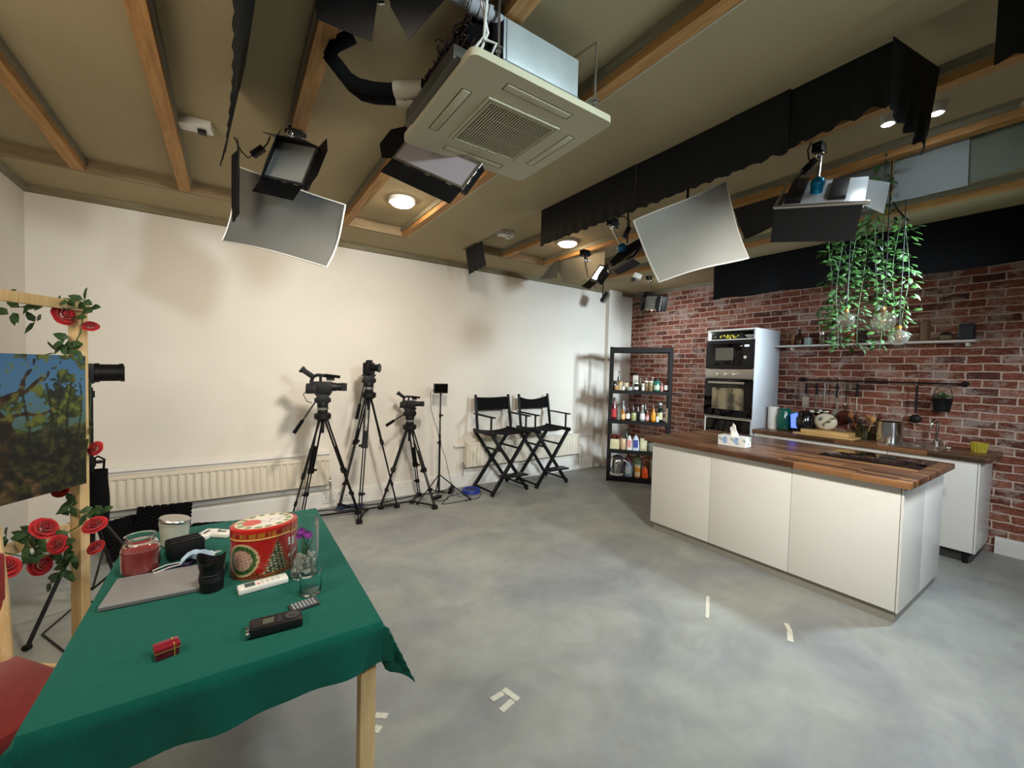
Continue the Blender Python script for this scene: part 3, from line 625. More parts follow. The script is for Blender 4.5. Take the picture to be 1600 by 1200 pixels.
# ---- things on the counter
def bez(o, r): return o
t = thing('glass_pitcher', 'dark green ribbed glass jug at the left end of the counter', 'jug', (5.36, 2.22, CT))
part(t, 'body', MB().lathe([(.055, 0), (.075, .01), (.082, .08), (.08, .15), (.062, .21), (.058, .235), (.063, .25), (.056, .25), (.05, .21), (.068, .15), (.07, .05), (0, .02)], n=28), mat('green_ceramic', '#0d5a4a', .15, spec=.6, var=.1))
part(t, 'handle', MB().tube([(0, -.06, .22), (.01, -.10, .21), (.01, -.115, .15), (.01, -.10, .08), (0, -.075, .06)], .008), mat('green_handle', '#1e7a5c', .15))
t = thing('white_canister', 'tall white paper towel roll beside the green jug', 'paper towel', (5.37, 2.345, CT))
part(t, 'roll', MB().lathe([(.02, 0), (.055, 0), (.055, .26), (.02, .26)], n=28), M['paper'])
part(t, 'holder', MB().cyl((0, 0, 0), (0, 0, .285), .008).lathe([(.04, -.0), (.04, .004), (0, .004)]), M['chrome'])
t = thing('coffee_machine', 'small round black coffee pod machine with a blue lit front', 'coffee machine', (5.33, 2.00, CT))
part(t, 'body', MB().lathe([(.09, 0), (.10, .01), (.115, .08), (.11, .16), (.085, .22), (.04, .245), (0, .25)], n=28, sx=1.0, sy=.95), cm('#0d0d10', .15, spec=.7))
part(t, 'base', MB().lathe([(.105, 0), (.105, .012), (0, .012)], n=28), M['steel'])
part(t, 'front_panel', MB().prism([(-.105, .03, .05), (-.115, .085, .05), (-.10, .10, .20), (-.085, .04, .22)], (.012, .01, 0)), mat('blue_lit_panel', '#2a3fae', .2, emit=(.1, .18, 1.0), es=1.6), label='blue glowing panel')
solo('cutting_board', MB().box((5.14, 1.50, CT), (5.44, 2.04, CT+.016)), M['oakl'], 'large thin pale wooden board lying on the counter under the thicker one', 'cutting board', bev=.004)
solo('cutting_board', MB().box((5.19, 1.555, CT+.0165), (5.42, 1.985, CT+.056)), M['oakl'], 'thick pale wooden block on top of the thin board on the counter', 'cutting board', bev=.005)
t = thing('patterned_dish', 'round cream patterned ornament standing on the wooden boards', 'dish', (5.32, 1.80, CT+.0565))
mb = MB().ball((0, 0, .09), .092, 28, (.62, 1.15, .98)); mb.v = [Vector((v.x, v.y, max(v.z, 0))) for v in mb.v]
o = part(t, 'body', mb, vcol('dish_print', .25)); paint(o, lambda c: (.30, .34, .38) if ((c.y-.03)/.02)**2+((c.z-.12)/.025)**2 < 1 or ((c.y-.01)/.012)**2+((c.z-.06)/.02)**2 < 1 else ((.32, .33, .16) if abs((c.z-.10)+(c.y+.035)*.7) < .018 and -.09 < c.y < 0 else (.83, .80, .72)))
t = thing('utensil_holder', 'dark glass jar packed with wooden and black kitchen utensils', 'utensil holder', (5.42, 1.50, CT))
part(t, 'jar', MB().lathe([(.058, 0), (.066, .01), (.072, .13), (.066, .13), (.06, .015), (0, .012)], n=24), mat('dark_olive_glass', '#2c2a16', .12, spec=.7))
random.seed(9)
for k in range(8):
    a = k*.8; tx, ty = .055*math.cos(a)*1.9, .055*math.sin(a)*1.9; L = random.uniform(.2, .27)
    q = MB().cyl((tx*.3, ty*.3, .02), (tx*1.1, ty*1.1, L-.05), .006).ball((tx*1.2, ty*1.2, L-.02), .024, 10, (.4, 1, 1.4))
    part(t, 'utensil', q, cm(['#a0703c', '#4a1f14', '#181414', '#8c5a2e', '#20120e', '#b98a55', '#5c2c1a', '#151515'][k], .5))
t = thing('stock_pot', 'straight sided steel pot on the counter right of the utensils', 'pot', (5.38, 1.29, CT))
part(t, 'body', MB().lathe([(.098, 0), (.104, .006), (.104, .20), (.107, .205), (.1, .205), (.1, .01), (0, .01)], n=36), M['chrome'])
for s in (-1, 1): part(t, 'handle', MB().tube([(0, s*.10, .15), (.015, s*.135, .15), (.03, s*.135, .15), (.04, s*.098, .15)], .005), M['steel'])
# sink and tap
t = thing('kitchen_sink', 'inset steel sink in the counter below the hanging black plant pot', 'sink', (5.36, 1.08, CT))
mb = MB(); ring_pts = [(-.2, .17), (.2, .17)]
mb.box((-.2, -.19, 0), (.2, -.17, .003)).box((-.2, .17, 0), (.2, .19, .003)).box((-.2, -.17, 0), (-.18, .17, .003)).box((.18, -.17, 0), (.2, .17, .003)).box((-.18, -.17, .0), (.18, .17, .001))
part(t, 'rim', mb, M['steel']); part(t, 'drain', MB().lathe([(.03, .001), (.03, .004), (0, .003)], n=20), M['chrome'])
t = thing('kitchen_tap', 'chrome swan neck tap beside the sink, below the hanging black pot', 'tap', (5.56, .985, CT))
arc = [(-.0, 0, .0), (0, 0, .20)]+[(-.045+.045*math.cos(a), .012*(1-math.cos(a)), .20+.05*math.sin(a)) for a in [math.pi*i/8 for i in range(9)]]+[(-.092, .025, .165)]
part(t, 'spout', MB().tube(arc, .011, 12), M['chrome']); part(t, 'base', MB().lathe([(.024, 0), (.024, .05), (.015, .06)], n=20), M['chrome'])
part(t, 'lever', MB().cyl((0, -.02, .045), (-.02, -.055, .075), .006), M['chrome'])
t = thing('sink_plug', 'small clear round stopper on the counter near its right end', 'stopper', (5.30, .86, CT))
part(t, 'knob', MB().ball((0, 0, .022), .018, 14).cyl((0, 0, 0), (0, 0, .01), .012), M['chrome'])
t = thing('yellow_pot', 'yellow ribbed pot at the right end of the counter', 'pot', (5.44, .70, CT))
mb = MB(); vs = []; n = 64
for z, r in ((0, .042), (.03, .048), (.085, .054), (.085, .046), (.02, .04)):
    vs += [((r+(.003*math.cos(16*2*math.pi*i/n) if z < .08 else 0))*math.cos(2*math.pi*i/n), (r+(.003*math.cos(16*2*math.pi*i/n)))*math.sin(2*math.pi*i/n), z) for i in range(n)]
mb.add(vs, [(k*n+i, k*n+(i+1) % n, (k+1)*n+(i+1) % n, (k+1)*n+i) for k in range(4) for i in range(n)]+[tuple(range(n))])
part(t, 'body', mb, cm('#a99a2e', .5))

# ---- wall rail with utensils
RX = 5.60
t = thing('wall_rail', 'long black rail on the brick wall above the counter', 'rail', (RX, 1.5, 1.50))
part(t, 'rod', MB().cyl((0, -.66, 0), (0, .67, 0), .008), M['blackm'])
for y in (-.66, .67): part(t, 'bracket', MB().cyl((0, y, 0), (.07, y, 0), .009).cyl((.068, y, 0), (.0785, y, 0), .028).ball((0, y, 0), .016, 12), M['blackm'])
def on_rail(y, name, label, parts):
    t = thing(name, label, 'kitchen utensil', (RX, y, 1.50), group='utensils hanging on the rail')
    part(t, 'hook', MB().tube([(.012, 0, -.01), (.008, 0, .012), (-.006, 0, .013), (-.013, 0, 0), (-.012, 0, -.03), (-.004, 0, -.045)], .0025, 6), M['blackm'])
    for nme, mb, mt in parts: part(t, nme, mb, mt)
hd = lambda z0, z1, r=.009: MB().cyl((-.005, 0, z1), (-.005, 0, z0), r, r*.8)
on_rail(2.10, 'slotted_turner', 'leftmost steel turner with black handle on the rail', [('handle', hd(-.17, -.04, .012), M['black']), ('blade', MB().box((-.007, -.035, -.33), (-.003, .035, -.20)).cyl((-.005, 0, -.2), (-.005, 0, -.17), .004), M['steel'])])
on_rail(1.995, 'steel_strainer', 'steel strainer with black handle on the rail, second from left', [('handle', hd(-.17, -.04, .012), M['black']), ('shaft', MB().cyl((-.005, 0, -.17), (-.005, 0, -.33), .004), M['steel']), ('bowl', MB().ball((-.02, 0, -.375), .075, 20, (.45, 1, .5)), M['chrome'])])
on_rail(1.915, 'steel_ladle', 'all steel ladle on the rail, third from left', [('handle', hd(-.30, -.03, .007), M['steel']), ('bowl', MB().ball((-.02, 0, -.36), .06, 20, (.5, 1, .6)), M['chrome'])])
on_rail(1.80, 'spatula', 'long steel spatula with black handle on the rail, fourth from left', [('handle', hd(-.19, -.04, .012), M['black']), ('shaft', MB().cyl((-.005, 0, -.19), (-.005, 0, -.32), .005), M['steel']), ('blade', MB().prism([(-.007, -.04, -.42), (-.007, .04, -.42), (-.007, .045, -.36), (-.007, .015, -.32), (-.007, -.015, -.32), (-.007, -.045, -.36)], (.003, 0, 0)), M['steel'])])
on_rail(1.715, 'small_pan', 'small copper brown pan hanging from the rail, fifth from left', [('handle', hd(-.24, -.04, .005), M['blackm']), ('knob', MB().ball((-.02, 0, -.26), .012).cyl((-.012, 0, -.26), (-.004, 0, -.32), .03, .012), M['chrome']), ('bowl', MB().ball((-.01, 0, -.40), .085, 24, (.25, 1, .9)), cm('#4a241a', .3, metal=.4))])
on_rail(1.62, 'whisk', 'steel whisk with black handle, the last of the cluster on the rail', [('handle', hd(-.17, -.03, .012), M['black']), ('shaft', MB().cyl((-.005, 0, -.17), (-.005, 0, -.32), .006), cm('#c9b59a', .5)),
    ('wires', (lambda q: [q.tube([(-.005+.03*math.sin(math.pi*i/10)*math.cos(a), .03*math.sin(math.pi*i/10)*math.sin(a), -.31-.12*i/10) for i in range(11)], .0015, 5) for a in [k*math.pi/3 for k in range(6)]] and q)(MB()), M['chrome'])])
on_rail(1.15, 'black_ladle', 'black ladle hanging alone near the middle of the rail', [('handle', hd(-.30, -.03, .010), M['black']), ('bowl', MB().ball((-.012, 0, -.355), .045, 20, (.5, 1, .95)), M['black'])])
t = thing('hanging_plant', 'black pot with a small leafy plant hooked on the right of the rail', 'plant pot', (5.56, .965, 1.235), group='utensils hanging on the rail')
part(t, 'pot', MB().lathe([(.048, 0), (.055, .005), (.072, .12), (.076, .125), (.068, .125), (.05, .02), (0, .02)], n=28), M['black'])
part(t, 'handle', MB().tube([(0, .07, .12), (.02, .05, .22), (.04, 0, .262), (.02, -.05, .22), (0, -.07, .12)], .003), M['blackm'])
def leaf(mb, p, d, L, W, n_up=(0, 0, 1), bend=.25):
    p = Vector(p); d = Vector(d).normalized(); s = d.cross(Vector(n_up)); s = s.normalized() if s.length > .05 else d.orthogonal().normalized(); u = s.cross(d)
    a = [p, p+d*L*.35+s*W*.5-u*L*.04, p+d*L*.35-s*W*.5-u*L*.04, p+d*L*.7+s*W*.36-u*L*bend*.5, p+d*L*.7-s*W*.36-u*L*bend*.5, p+d*L-u*L*bend, p+d*L*.35+u*L*.03, p+d*L*.7-u*L*bend*.35]
    mb.add(a, [(0, 1, 6), (0, 6, 2), (1, 3, 7, 6), (6, 7, 4, 2), (3, 5, 7), (7, 5, 4)])
random.seed(12); mb = MB()
for k in range(46):
    a = random.uniform(0, 6.28); r = random.uniform(.0, .06); p = (r*math.cos(a), r*math.sin(a), .12+random.uniform(0, .05))
    leaf(mb, p, (math.cos(a), math.sin(a), random.uniform(.1, 1.0)), random.uniform(.035, .06), .022)
part(t, 'foliage', mb, mat('basil_leaf', '#5c7a45', .5, var=.3, vs=30))

# ---- wall shelf and what stands on it
t = thing('wall_shelf', 'long narrow white shelf on the brick wall behind the ivy', 'shelf', (5.59, 1.57, 1.885))
part(t, 'board', MB().box((-.085, -.80, 0), (.088, .86, .018)), M['whitep'], bev=.001)
for y in (-.74, .03, .70): part(t, 'bracket', MB().box((-.01, y-.012, -.035), (.088, y+.012, 0)), M['whitep'])
SZ = 1.9035
def shelf_item(name, y, mbs, label, cat, x=5.58):
    t = thing(name, label, cat, (x, y, SZ), group='things on the wall shelf')
    for nme, mb, mt in mbs: part(t, nme, mb, mt)
shelf_item('wooden_ornament', 2.26, [('body', MB().lathe([(.03, 0), (.018, .03), (.032, .08), (.02, .13), (.026, .17), (0, .18)], n=18), cm('#6d4724', .4))], 'brown turned wooden piece at the left end of the wall shelf', 'ornament')
shelf_item('amber_bottle', 2.19, [('body', MB().lathe([(.032, 0), (.034, .01), (.034, .11), (.014, .14), (.014, .17)], n=18), cm('#3c2412', .2)), ('cap', MB().cyl((0, 0, .17), (0, 0, .19), .016), M['black'])], 'dark brown bottle second from the left on the wall shelf', 'bottle')
shelf_item('glass_tumbler', 2.10, [('body', MB().lathe([(.032, 0), (.04, .01), (.042, .085), (.038, .085), (.034, .012), (0, .01)], n=20), cm('#8fa09b', .25))], 'small grey green tumbler on the left part of the wall shelf', 'glass')
shelf_item('spice_jar', 1.96, [('body', MB().lathe([(.03, 0), (.033, .01), (.033, .10), (.026, .115)], n=18), cm('#594a3c', .3)), ('lid', MB().cyl((0, 0, .115), (0, 0, .14), .029), M['steel'])], 'brown spice jar with steel lid between tumbler and coppery canister', 'jar')
shelf_item('spice_jar', 1.88, [('body', MB().lathe([(.03, 0), (.035, .01), (.035, .09), (.028, .105)], n=18), cm('#3f4436', .3)), ('lid', MB().cyl((0, 0, .105), (0, 0, .13), .031), M['black'])], 'olive jar with black lid behind the left ivy strands', 'jar')
shelf_item('copper_canister', 1.69, [('body', MB().lathe([(.04, 0), (.042, .005), (.042, .155), (.036, .16), (0, .16)], n=24), cm('#8f4a22', .4))], 'orange brown canister on the shelf just left of the big globe bulb', 'canister')
shelf_item('dark_box', 1.60, [('body', MB().box((-.03, -.035, 0), (.03, .035, .14)), cm('#2a1712', .6))], 'dark brown box on the shelf beside the orange canister', 'box')
shelf_item('wooden_canister', 1.115, [('body', MB().lathe([(.035, 0), (.037, .005), (.037, .18), (0, .18)], n=24), wood_mat('oak_grain', '#5f4630', '#80603f', 2)), ('lid', MB().cyl((0, 0, .18), (0, 0, .195), .038), cm('#6b5138', .6))], 'tall brown wooden canister on the wall shelf right of the ivy', 'canister')
shelf_item('dark_bowl', .97, [('body', MB().lathe([(.025, 0), (.045, .02), (.05, .05), (.044, .05), (.03, .01), (0, .01)], n=24), cm('#6f6247', .5)), ('lid', MB().ball((0, 0, .05), .045, 16, (1, 1, .8)), cm('#241a18', .6))], 'small tan bowl with dark lid on the wall shelf', 'bowl')
shelf_item('dark_book', .835, [('cover', MB().box((-.06, -.045, 0), (.06, .045, .15)), cm('#1d2230', .5)), ('pages', MB().box((-.056, .046, .003), (.055, .047, .147)), M['paper'])], 'dark blue book standing at the right end of the wall shelf', 'book')

# ============================================================ black rack with bottles
RW, RD, RH = .83, .40, 1.885
ra = math.atan2(3.42-4.06, 4.925-4.395)
t = thing('storage_rack', 'black metal storage rack full of bottles and jars in the corner', 'shelving', (4.395, 4.06, 0), ra)
RT = t
for x, y in ((0, 0), (RW-.04, 0), (0, RD-.04), (RW-.04, RD-.04)):
    part(t, 'post', MB().box((x, y, 0), (x+.04, y+.006, RH)).box((x if x == 0 else x+.034, y, 0), (x+.006 if x == 0 else x+.04, y+.04, RH)), M['blackm'])
SZS = [.075, .45, .865, 1.285, RH-.045]
for z in SZS: part(t, 'shelf', MB().box((.006, .006, z-.045), (RW-.006, RD-.006, z-.035)).box((.005, -.002, z-.05), (RW-.005, .008, z-.001)).box((.005, RD-.012, z-.05), (RW-.005, RD-.004, z-.001)).box((.006, .008, z-.012), (RW-.006, RD-.012, z-.001)) if z < 1.8 else MB().box((.005, -.002, z-.025), (RW-.005, .008, z+.04)).box((.005, RD-.012, z-.025), (RW-.005, RD-.004, z+.04)).box((.005, .008, z-.02), (.012, RD-.01, z+.03)).box((RW-.012, .008, z-.02), (RW-.005, RD-.01, z+.03)), M['blackm'])
Mr = TM(t)
def bottle_profile(kind, h, r):
    if kind == 'bottle': return [(r*.9, 0), (r, .006), (r, h*.58), (r*.35, h*.76), (r*.33, h*.93)]
    if kind == 'flask': return [(r*.9, 0), (r, .006), (r*.95, h*.3), (r*.4, h*.7), (r*.4, h*.9)]
    if kind == 'round': return [(r*.6, 0), (r*.9, h*.15), (r, h*.38), (r*.7, h*.62), (r*.35, h*.74), (r*.35, h*.88)]
    return [(r*.9, 0), (r, .006), (r, h*.78), (r*.85, h*.84)]
def rack_item(s, u, v, kind, h, r, col, cap, label, lab=None, cat='bottle', glassy=True, name=None):
    p = Mr @ Vector((u, v, SZS[s]))
    t = thing(name or kind+('_bottle' if kind in ('flask', 'round') else ''), label, cat, tuple(p), ra, group='groceries on the black rack')
    if name is None: t.name = {'jar': 'food_jar', 'bottle': 'glass_bottle', 'flask': 'glass_bottle', 'round': 'glass_bottle', 'box': 'food_box', 'bag': 'food_bag', 'can': 'food_canister'}[kind]
    bm_ = cm(col, .15 if glassy else .5, spec=.6 if glassy else .3)
    if kind in ('box',):
        part(t, 'carton', MB().box((-r, -r*.6, 0), (r, r*.6, h)), bm_, bev=.003)
        if cap: part(t, 'lid', MB().box((-r*1.02, -r*.62, h), (r*1.02, r*.62, h+.012)), cm(cap, .5))
    elif kind == 'bag':
        rows = []
        for i in range(17):
            a = 2*math.pi*i/16; row = []
            for j in range(8):
                q = j/7; k = (1-.25*q-.55*max(0, q-.7)/.3); wv = 1+.08*math.sin(5*a+q*6)
                row.append((r*k*wv*math.cos(a), r*.6*k*wv*math.sin(a), h*q))
            rows.append(row)
        part(t, 'bag', MB().sheet(rows, .002), bm_)
    else:
        part(t, 'body', MB().lathe(bottle_profile(kind, h, r), n=18), bm_)
        if cap:
            pr = bottle_profile(kind, h, r)[-1]; part(t, 'cap' if kind != 'jar' else 'lid', MB().cyl((0, 0, pr[1]), (0, 0, h), pr[0]*1.12, n=18), cm(cap, .4))
    if lab:
        if kind in ('box', 'bag'): part(t, 'label', MB().box((-r*.6, -r*.62-.001, h*.2), (r*.6, -r*.6, h*.7)), cm(lab, .6))
        else:
            n = 12; vs = []
            for i in range(n+1):
                a = R(-150)+R(120)*i/n; q = r*1.015
                vs += [(q*math.cos(a), q*math.sin(a), h*.12), (q*math.cos(a), q*math.sin(a), h*.48)]
            part(t, 'label', MB().add(vs, [(2*i, 2*i+2, 2*i+3, 2*i+1) for i in range(n)]), cm(lab, .6))
    return t
I = rack_item
# top filled shelf
I(3, .07, .10, 'jar', .13, .032, '#15201a', '#1a1a1a', 'dark jar at the left end of the top filled shelf of the rack')
I(3, .10, .06, 'jar', .06, .03, '#b9895f', '#c7b08c', 'low tan jar in front of the dark jar, top filled shelf')
I(3, .125, .16, 'bottle', .27, .022, '#1a1a1a', '#101010', 'thin tall black topped pourer on the top filled shelf')
I(3, .15, .07, 'jar', .12, .036, '#c2ab85', '#a78a5b', 'cream jar with gold lid, top filled shelf, left group')
I(3, .19, .05, 'jar', .07, .024, '#d6d2c6', '#22303a', 'small white labelled pot with dark lid, top filled shelf', '#e3e0d8')
I(3, .225, .13, 'jar', .10, .045, '#b7a98c', '#c6b48f', 'wide beige jar with cream lid, top filled shelf')
I(3, .275, .06, 'jar', .06, .042, '#9ea093', None, 'low open pale glass bowl, top filled shelf', name='glass_bowl', cat='bowl')
I(3, .355, .16, 'box', .21, .035, '#b5b1a2', None, 'tall pale carton standing at the back of the top filled shelf', '#8a8a78', 'box', False)
I(3, .365, .05, 'jar', .11, .034, '#20241f', '#d9dad7', 'dark jar with white cap and large white label, top filled shelf', '#e4e4e0')
I(3, .42, .12, 'bottle', .17, .022, '#55543f', '#b6b09c', 'olive bottle behind the white labelled jar, top filled shelf')
I(3, .455, .05, 'jar', .10, .022, '#aaa294', '#d8d5cc', 'slim pale spice jar with white cap, top filled shelf', '#e0ddd6')
I(3, .50, .09, 'jar', .14, .034, '#6d533b', '#c9c6bd', 'glass jar of brown spice with pale lid, top filled shelf')
I(3, .50, .21, 'bottle', .20, .024, '#5a4632', '#2b1d16', 'brown bottle with dark cap at the back, top filled shelf')
I(3, .555, .07, 'jar', .14, .03, '#83704f', '#c4bfb2', 'glass jar of tan seeds with pale lid, top filled shelf')
I(3, .585, .21, 'bottle', .19, .02, '#6d675b', '#e0ddd8', 'grey bottle with white cap at the back, top filled shelf')
I(3, .635, .08, 'jar', .17, .045, '#2c6b58', '#191516', 'green glass jar with tall black lid, top filled shelf', '#b9c3a9')
I(3, .70, .05, 'bottle', .11, .018, '#c98b8b', '#d9d2cc', 'small pink bottle right of the green jar, top filled shelf')
I(3, .735, .14, 'jar', .13, .028, '#8e8876', '#7c2a26', 'glass jar with red lid behind the pink bottle, top filled shelf')
I(3, .755, .06, 'bottle', .18, .032, '#4a2019', '#1b1413', 'red brown bottle with white label near the right end of the top filled shelf', '#cfd0cd')
# second shelf
I(2, .075, .07, 'bottle', .31, .04, '#531318', '#1d0f10', 'tall dark red bottle at the left end of the second shelf', '#b8343a')
I(2, .135, .07, 'flask', .22, .032, '#6f7468', '#1a1c1c', 'clear decanter with black stopper beside the dark red bottle')
I(2, .20, .06, 'bottle', .17, .032, '#a4621f', '#2b1a12', 'amber bottle with cream label on the second shelf', '#d9bf8e')
I(2, .20, .18, 'bottle', .26, .032, '#7a7f80', '#c6c9c9', 'pale clear bottle with silver cap at the back of the second shelf')
I(2, .265, .08, 'bottle', .19, .034, '#2a1418', '#351519', 'dark bottle with square white label on the second shelf', '#e2e0da')
I(2, .33, .18, 'bottle', .25, .035, '#331a1d', '#20110f', 'wine dark bottle at the back of the second shelf')
I(2, .345, .07, 'jar', .13, .036, '#9a9a6b', '#3a3428', 'jar of pale olives on the second shelf')
I(2, .40, .08, 'bottle', .24, .026, '#14151b', '#14151b', 'slim black bottle in the middle of the second shelf')
I(2, .46, .07, 'flask', .22, .038, '#7f8a80', '#c9ccc8', 'clear bottle with white label in the middle of the second shelf', '#dcd9dc')
I(2, .50, .19, 'bottle', .27, .028, '#3d3226', '#531e1a', 'brown bottle with red cap at the back of the second shelf')
I(2, .525, .06, 'bottle', .14, .026, '#8c4b44', '#ded4cf', 'small dusky pink bottle with white cap on the second shelf', '#c9a3a0')
I(2, .60, .17, 'bottle', .26, .028, '#6c3b26', '#742a20', 'red capped sauce bottle at the back of the second shelf')
I(2, .605, .06, 'bottle', .20, .034, '#c77a15', '#23211c', 'bright orange juice bottle on the second shelf', '#d79a2d')
I(2, .66, .04, 'box', .075, .018, '#d5d3cd', None, 'small white box in front of the round green bottle', None, 'box', False)
I(2, .695, .10, 'round', .26, .052, '#13241d', '#cfd4d6', 'round dark green bottle with white cap and cream label', '#c9c39a')
I(2, .755, .07, 'jar', .14, .034, '#46322b', '#8f8a86', 'brown jar near the right end of the second shelf', '#8f7b70')
I(2, .79, .05, 'can', .23, .033, '#cfc7b4', None, 'cream cylinder at the right end of the second shelf', None, 'canister', False)
# third shelf
I(1, .10, .08, 'box', .07, .065, '#cbbf98', None, 'lower cream tub of the stack at the left of the third shelf', None, 'box', False)
t_ = I(1, .10, .08, 'box', .07, .06, '#d3c69e', '#2c1a16', 'upper cream tub of the stack at the left of the third shelf', None, 'box', False); t_.location.z += .071
t_ = I(1, .08, .08, 'jar', .06, .04, '#5a2a1c', None, 'round brown pot on the stacked cream tubs, left one', name='brown_pot', cat='pot'); t_.location.z += .154
t_ = I(1, .15, .08, 'jar', .05, .034, '#5a2a1c', None, 'smaller round brown pot on the stacked cream tubs, right one', name='brown_pot', cat='pot'); t_.location.z += .154
I(1, .215, .07, 'jar', .15, .04, '#c9a983', '#d9c3a7', 'peach coloured jar on the third shelf')
I(1, .26, .20, 'bottle', .27, .035, '#1f3a30', '#1f3a30', 'dark green bottle at the back of the third shelf')
I(1, .30, .06, 'bag', .20, .04, '#d9d6d3', None, 'white paper bag of flour on the third shelf', '#d98f8f', 'bag', False)
I(1, .385, .06, 'bag', .21, .05, '#b9c3d3', None, 'white and blue bag beside the flour bag on the third shelf', '#39458f', 'bag', False)
I(1, .49, .08, 'box', .17, .045, '#bcb894', None, 'pale green carton on the third shelf', '#d6d2b4', 'box', False)
I(1, .585, .07, 'jar', .14, .04, '#7b8075', '#2d2a2c', 'clear jar with dark lid on the third shelf, beside the green carton')
I(1, .67, .07, 'jar', .12, .035, '#6b7068', '#a19c92', 'clear jar with grey lid on the third shelf, nearest the island')
# bottom shelf
t = thing('steel_canister', 'large steel pot with lid on a white base, left of the bottom shelf', 'pot', tuple(Mr @ Vector((.14, .12, SZS[0]))), ra, group='groceries on the black rack')
part(t, 'body', MB().lathe([(.07, .02), (.085, .03), (.095, .14), (.09, .21), (.085, .22)], n=28), M['chrome']); part(t, 'base', MB().lathe([(.10, 0), (.10, .022), (.08, .03), (0, .03)], n=28), M['whitep'])
part(t, 'lid', MB().lathe([(.088, .22), (.09, .235), (.06, .265), (.02, .28), (0, .28)], n=28), M['steel']); part(t, 'handle', MB().tube([(.09, -.01, .21), (.13, -.01, .20), (.135, -.01, .10), (.10, -.01, .05)], .008), M['whitep'])
I(0, .29, .20, 'bag', .27, .06, '#4a2228', None, 'burgundy bag at the back of the bottom shelf', None, 'bag', False)
I(0, .30, .07, 'bag', .20, .055, '#8796a8', None, 'crumpled blue grey bag on the bottom shelf', '#c9ced3', 'bag', False)
I(0, .42, .06, 'jar', .17, .042, '#d08a2c', '#e0cda0', 'yellow orange tub with cream lid on the bottom shelf', '#e6c9a0')
I(0, .42, .22, 'bag', .30, .06, '#5f6b4d', None, 'green grey bag at the back of the bottom shelf', None, 'bag', False)
I(0, .52, .07, 'bag', .15, .045, '#e2571b', None, 'bright orange bag on the bottom shelf', None, 'bag', False)
I(0, .55, .22, 'box', .26, .04, '#8a5a32', None, 'brown carton at the back of the bottom shelf', None, 'box', False)
I(0, .63, .09, 'jar', .24, .05, '#6f776c', '#9ea09c', 'big glass storage jar on the bottom shelf, nearest the island')
# ============================================================ green table
TXL, TXR, TYN, TYF, TT = -.365, .385, 1.235, 2.43, .75
t = thing('folding_table', 'light wooden table under the green cloth', 'table', ((TXL+TXR)/2, (TYN+TYF)/2, 0))
part(t, 'tabletop', MB().box((TXL, TYN, TT-.025), (TXR, TYF, TT)), M['pine'], world=True)
part(t, 'apron', MB().box((TXL+.05, TYN+.04, TT-.09), (TXR-.05, TYN+.06, TT-.025)).box((TXL+.05, TYF-.06, TT-.09), (TXR-.05, TYF-.04, TT-.025)), M['pine'], world=True)
for x in (TXL+.04, TXR-.035):
    for y in (TYN+.045, TYF-.045): part(t, 'leg', MB().box((x-.023, y-.023, 0), (x+.023, y+.023, TT-.025)), M['pine'], world=True, bev=.003)
ov = .155; nx, ny = 54, 76; rows = []
W_, D_ = TXR-TXL, TYF-TYN
for i in range(nx+1):
    a = -ov+(W_+2*ov)*i/nx; row = []
    for j in range(ny+1):
        b = -ov+(D_+2*ov)*j/ny
        ca, cb = min(max(a, 0), W_), min(max(b, 0), D_); dx, dy = a-ca, b-cb
        if b < 0: dy *= .80+.22*(1-a/W_)
        x, y, z = TXL+ca, TYN+cb, TT+.006
        r = math.hypot(dx, dy)
        if r > 0:
            ex, ey = dx/r, dy/r; an = math.atan2(abs(dy), abs(dx)); fl = .34*math.sin(2*an)
            e = .006*(1-math.exp(-r/.008))
            wv = .010*math.sin((ca if abs(dy) > abs(dx) else cb)*19+ca*3)+.005*math.sin((ca+cb)*41)
            x += (1 if dx > 0 else -1 if dx < 0 else 0)*(e+fl*r+wv*r/ov*(abs(dx) > 0)); y += (1 if dy > 0 else -1 if dy < 0 else 0)*(e+fl*r+wv*r/ov*(abs(dy) > 0))
            z -= r*(1-.12*math.sin(2*an))*(1-math.exp(-r/.006))
        else: z += .0006*math.sin(ca*23+cb*17)
        row.append((x, y, z))
    rows.append(row)
solo('tablecloth', MB().sheet(rows, .002), M['cloth'], 'dark green cloth draped over the table in the foreground', 'tablecloth')
TZ0 = TT+.0085
def ti(name, label, cat, x, y, rz=0, z=TZ0): return thing(name, label, cat, (x, y, z), rz)
# big jar candle
t = ti('jar_candle', 'glass jar with a dark red candle near the left edge of the green cloth', 'candle', -.270, 1.985)
part(t, 'jar', MB().lathe([(.048, 0), (.055, .006), (.056, .09), (.052, .105), (.043, .118), (.043, .135), (.046, .138), (.040, .138), (.038, .118), (.05, .10), (.052, .01), (0, .006)], n=36), M['glass'])
part(t, 'wax', MB().lathe([(0, .008), (.050, .010), (.0505, .088), (.03, .084), (0, .085)], n=32), cm('#8f2a2a', .5), label='red wax')
# silver lid candle
t = ti('glass_candle', 'frosted glass candle with a tilted silver lid behind the black box', 'candle', -.195, 2.235)
part(t, 'jar', MB().lathe([(.04, 0), (.046, .005), (.052, .085), (.0, .08)], n=32), mat('frosted_glass', '#c5c8ba', .3, trans=.35, var=.05))
q = MB().lathe([(0, 0), (.054, 0), (.056, .006), (.053, .011), (0, .012)], n=32); q.xf(Matrix.Translation((0, 0, .098)) @ Matrix.Rotation(R(12), 4, 'Y'))
part(t, 'lid', q, M['steel'])
part(t, 'upper_wall', MB().lathe([(.052, .085), (.053, .098)], n=32), mat('frosted_glass_rim', '#c5c8ba', .3, trans=.5))
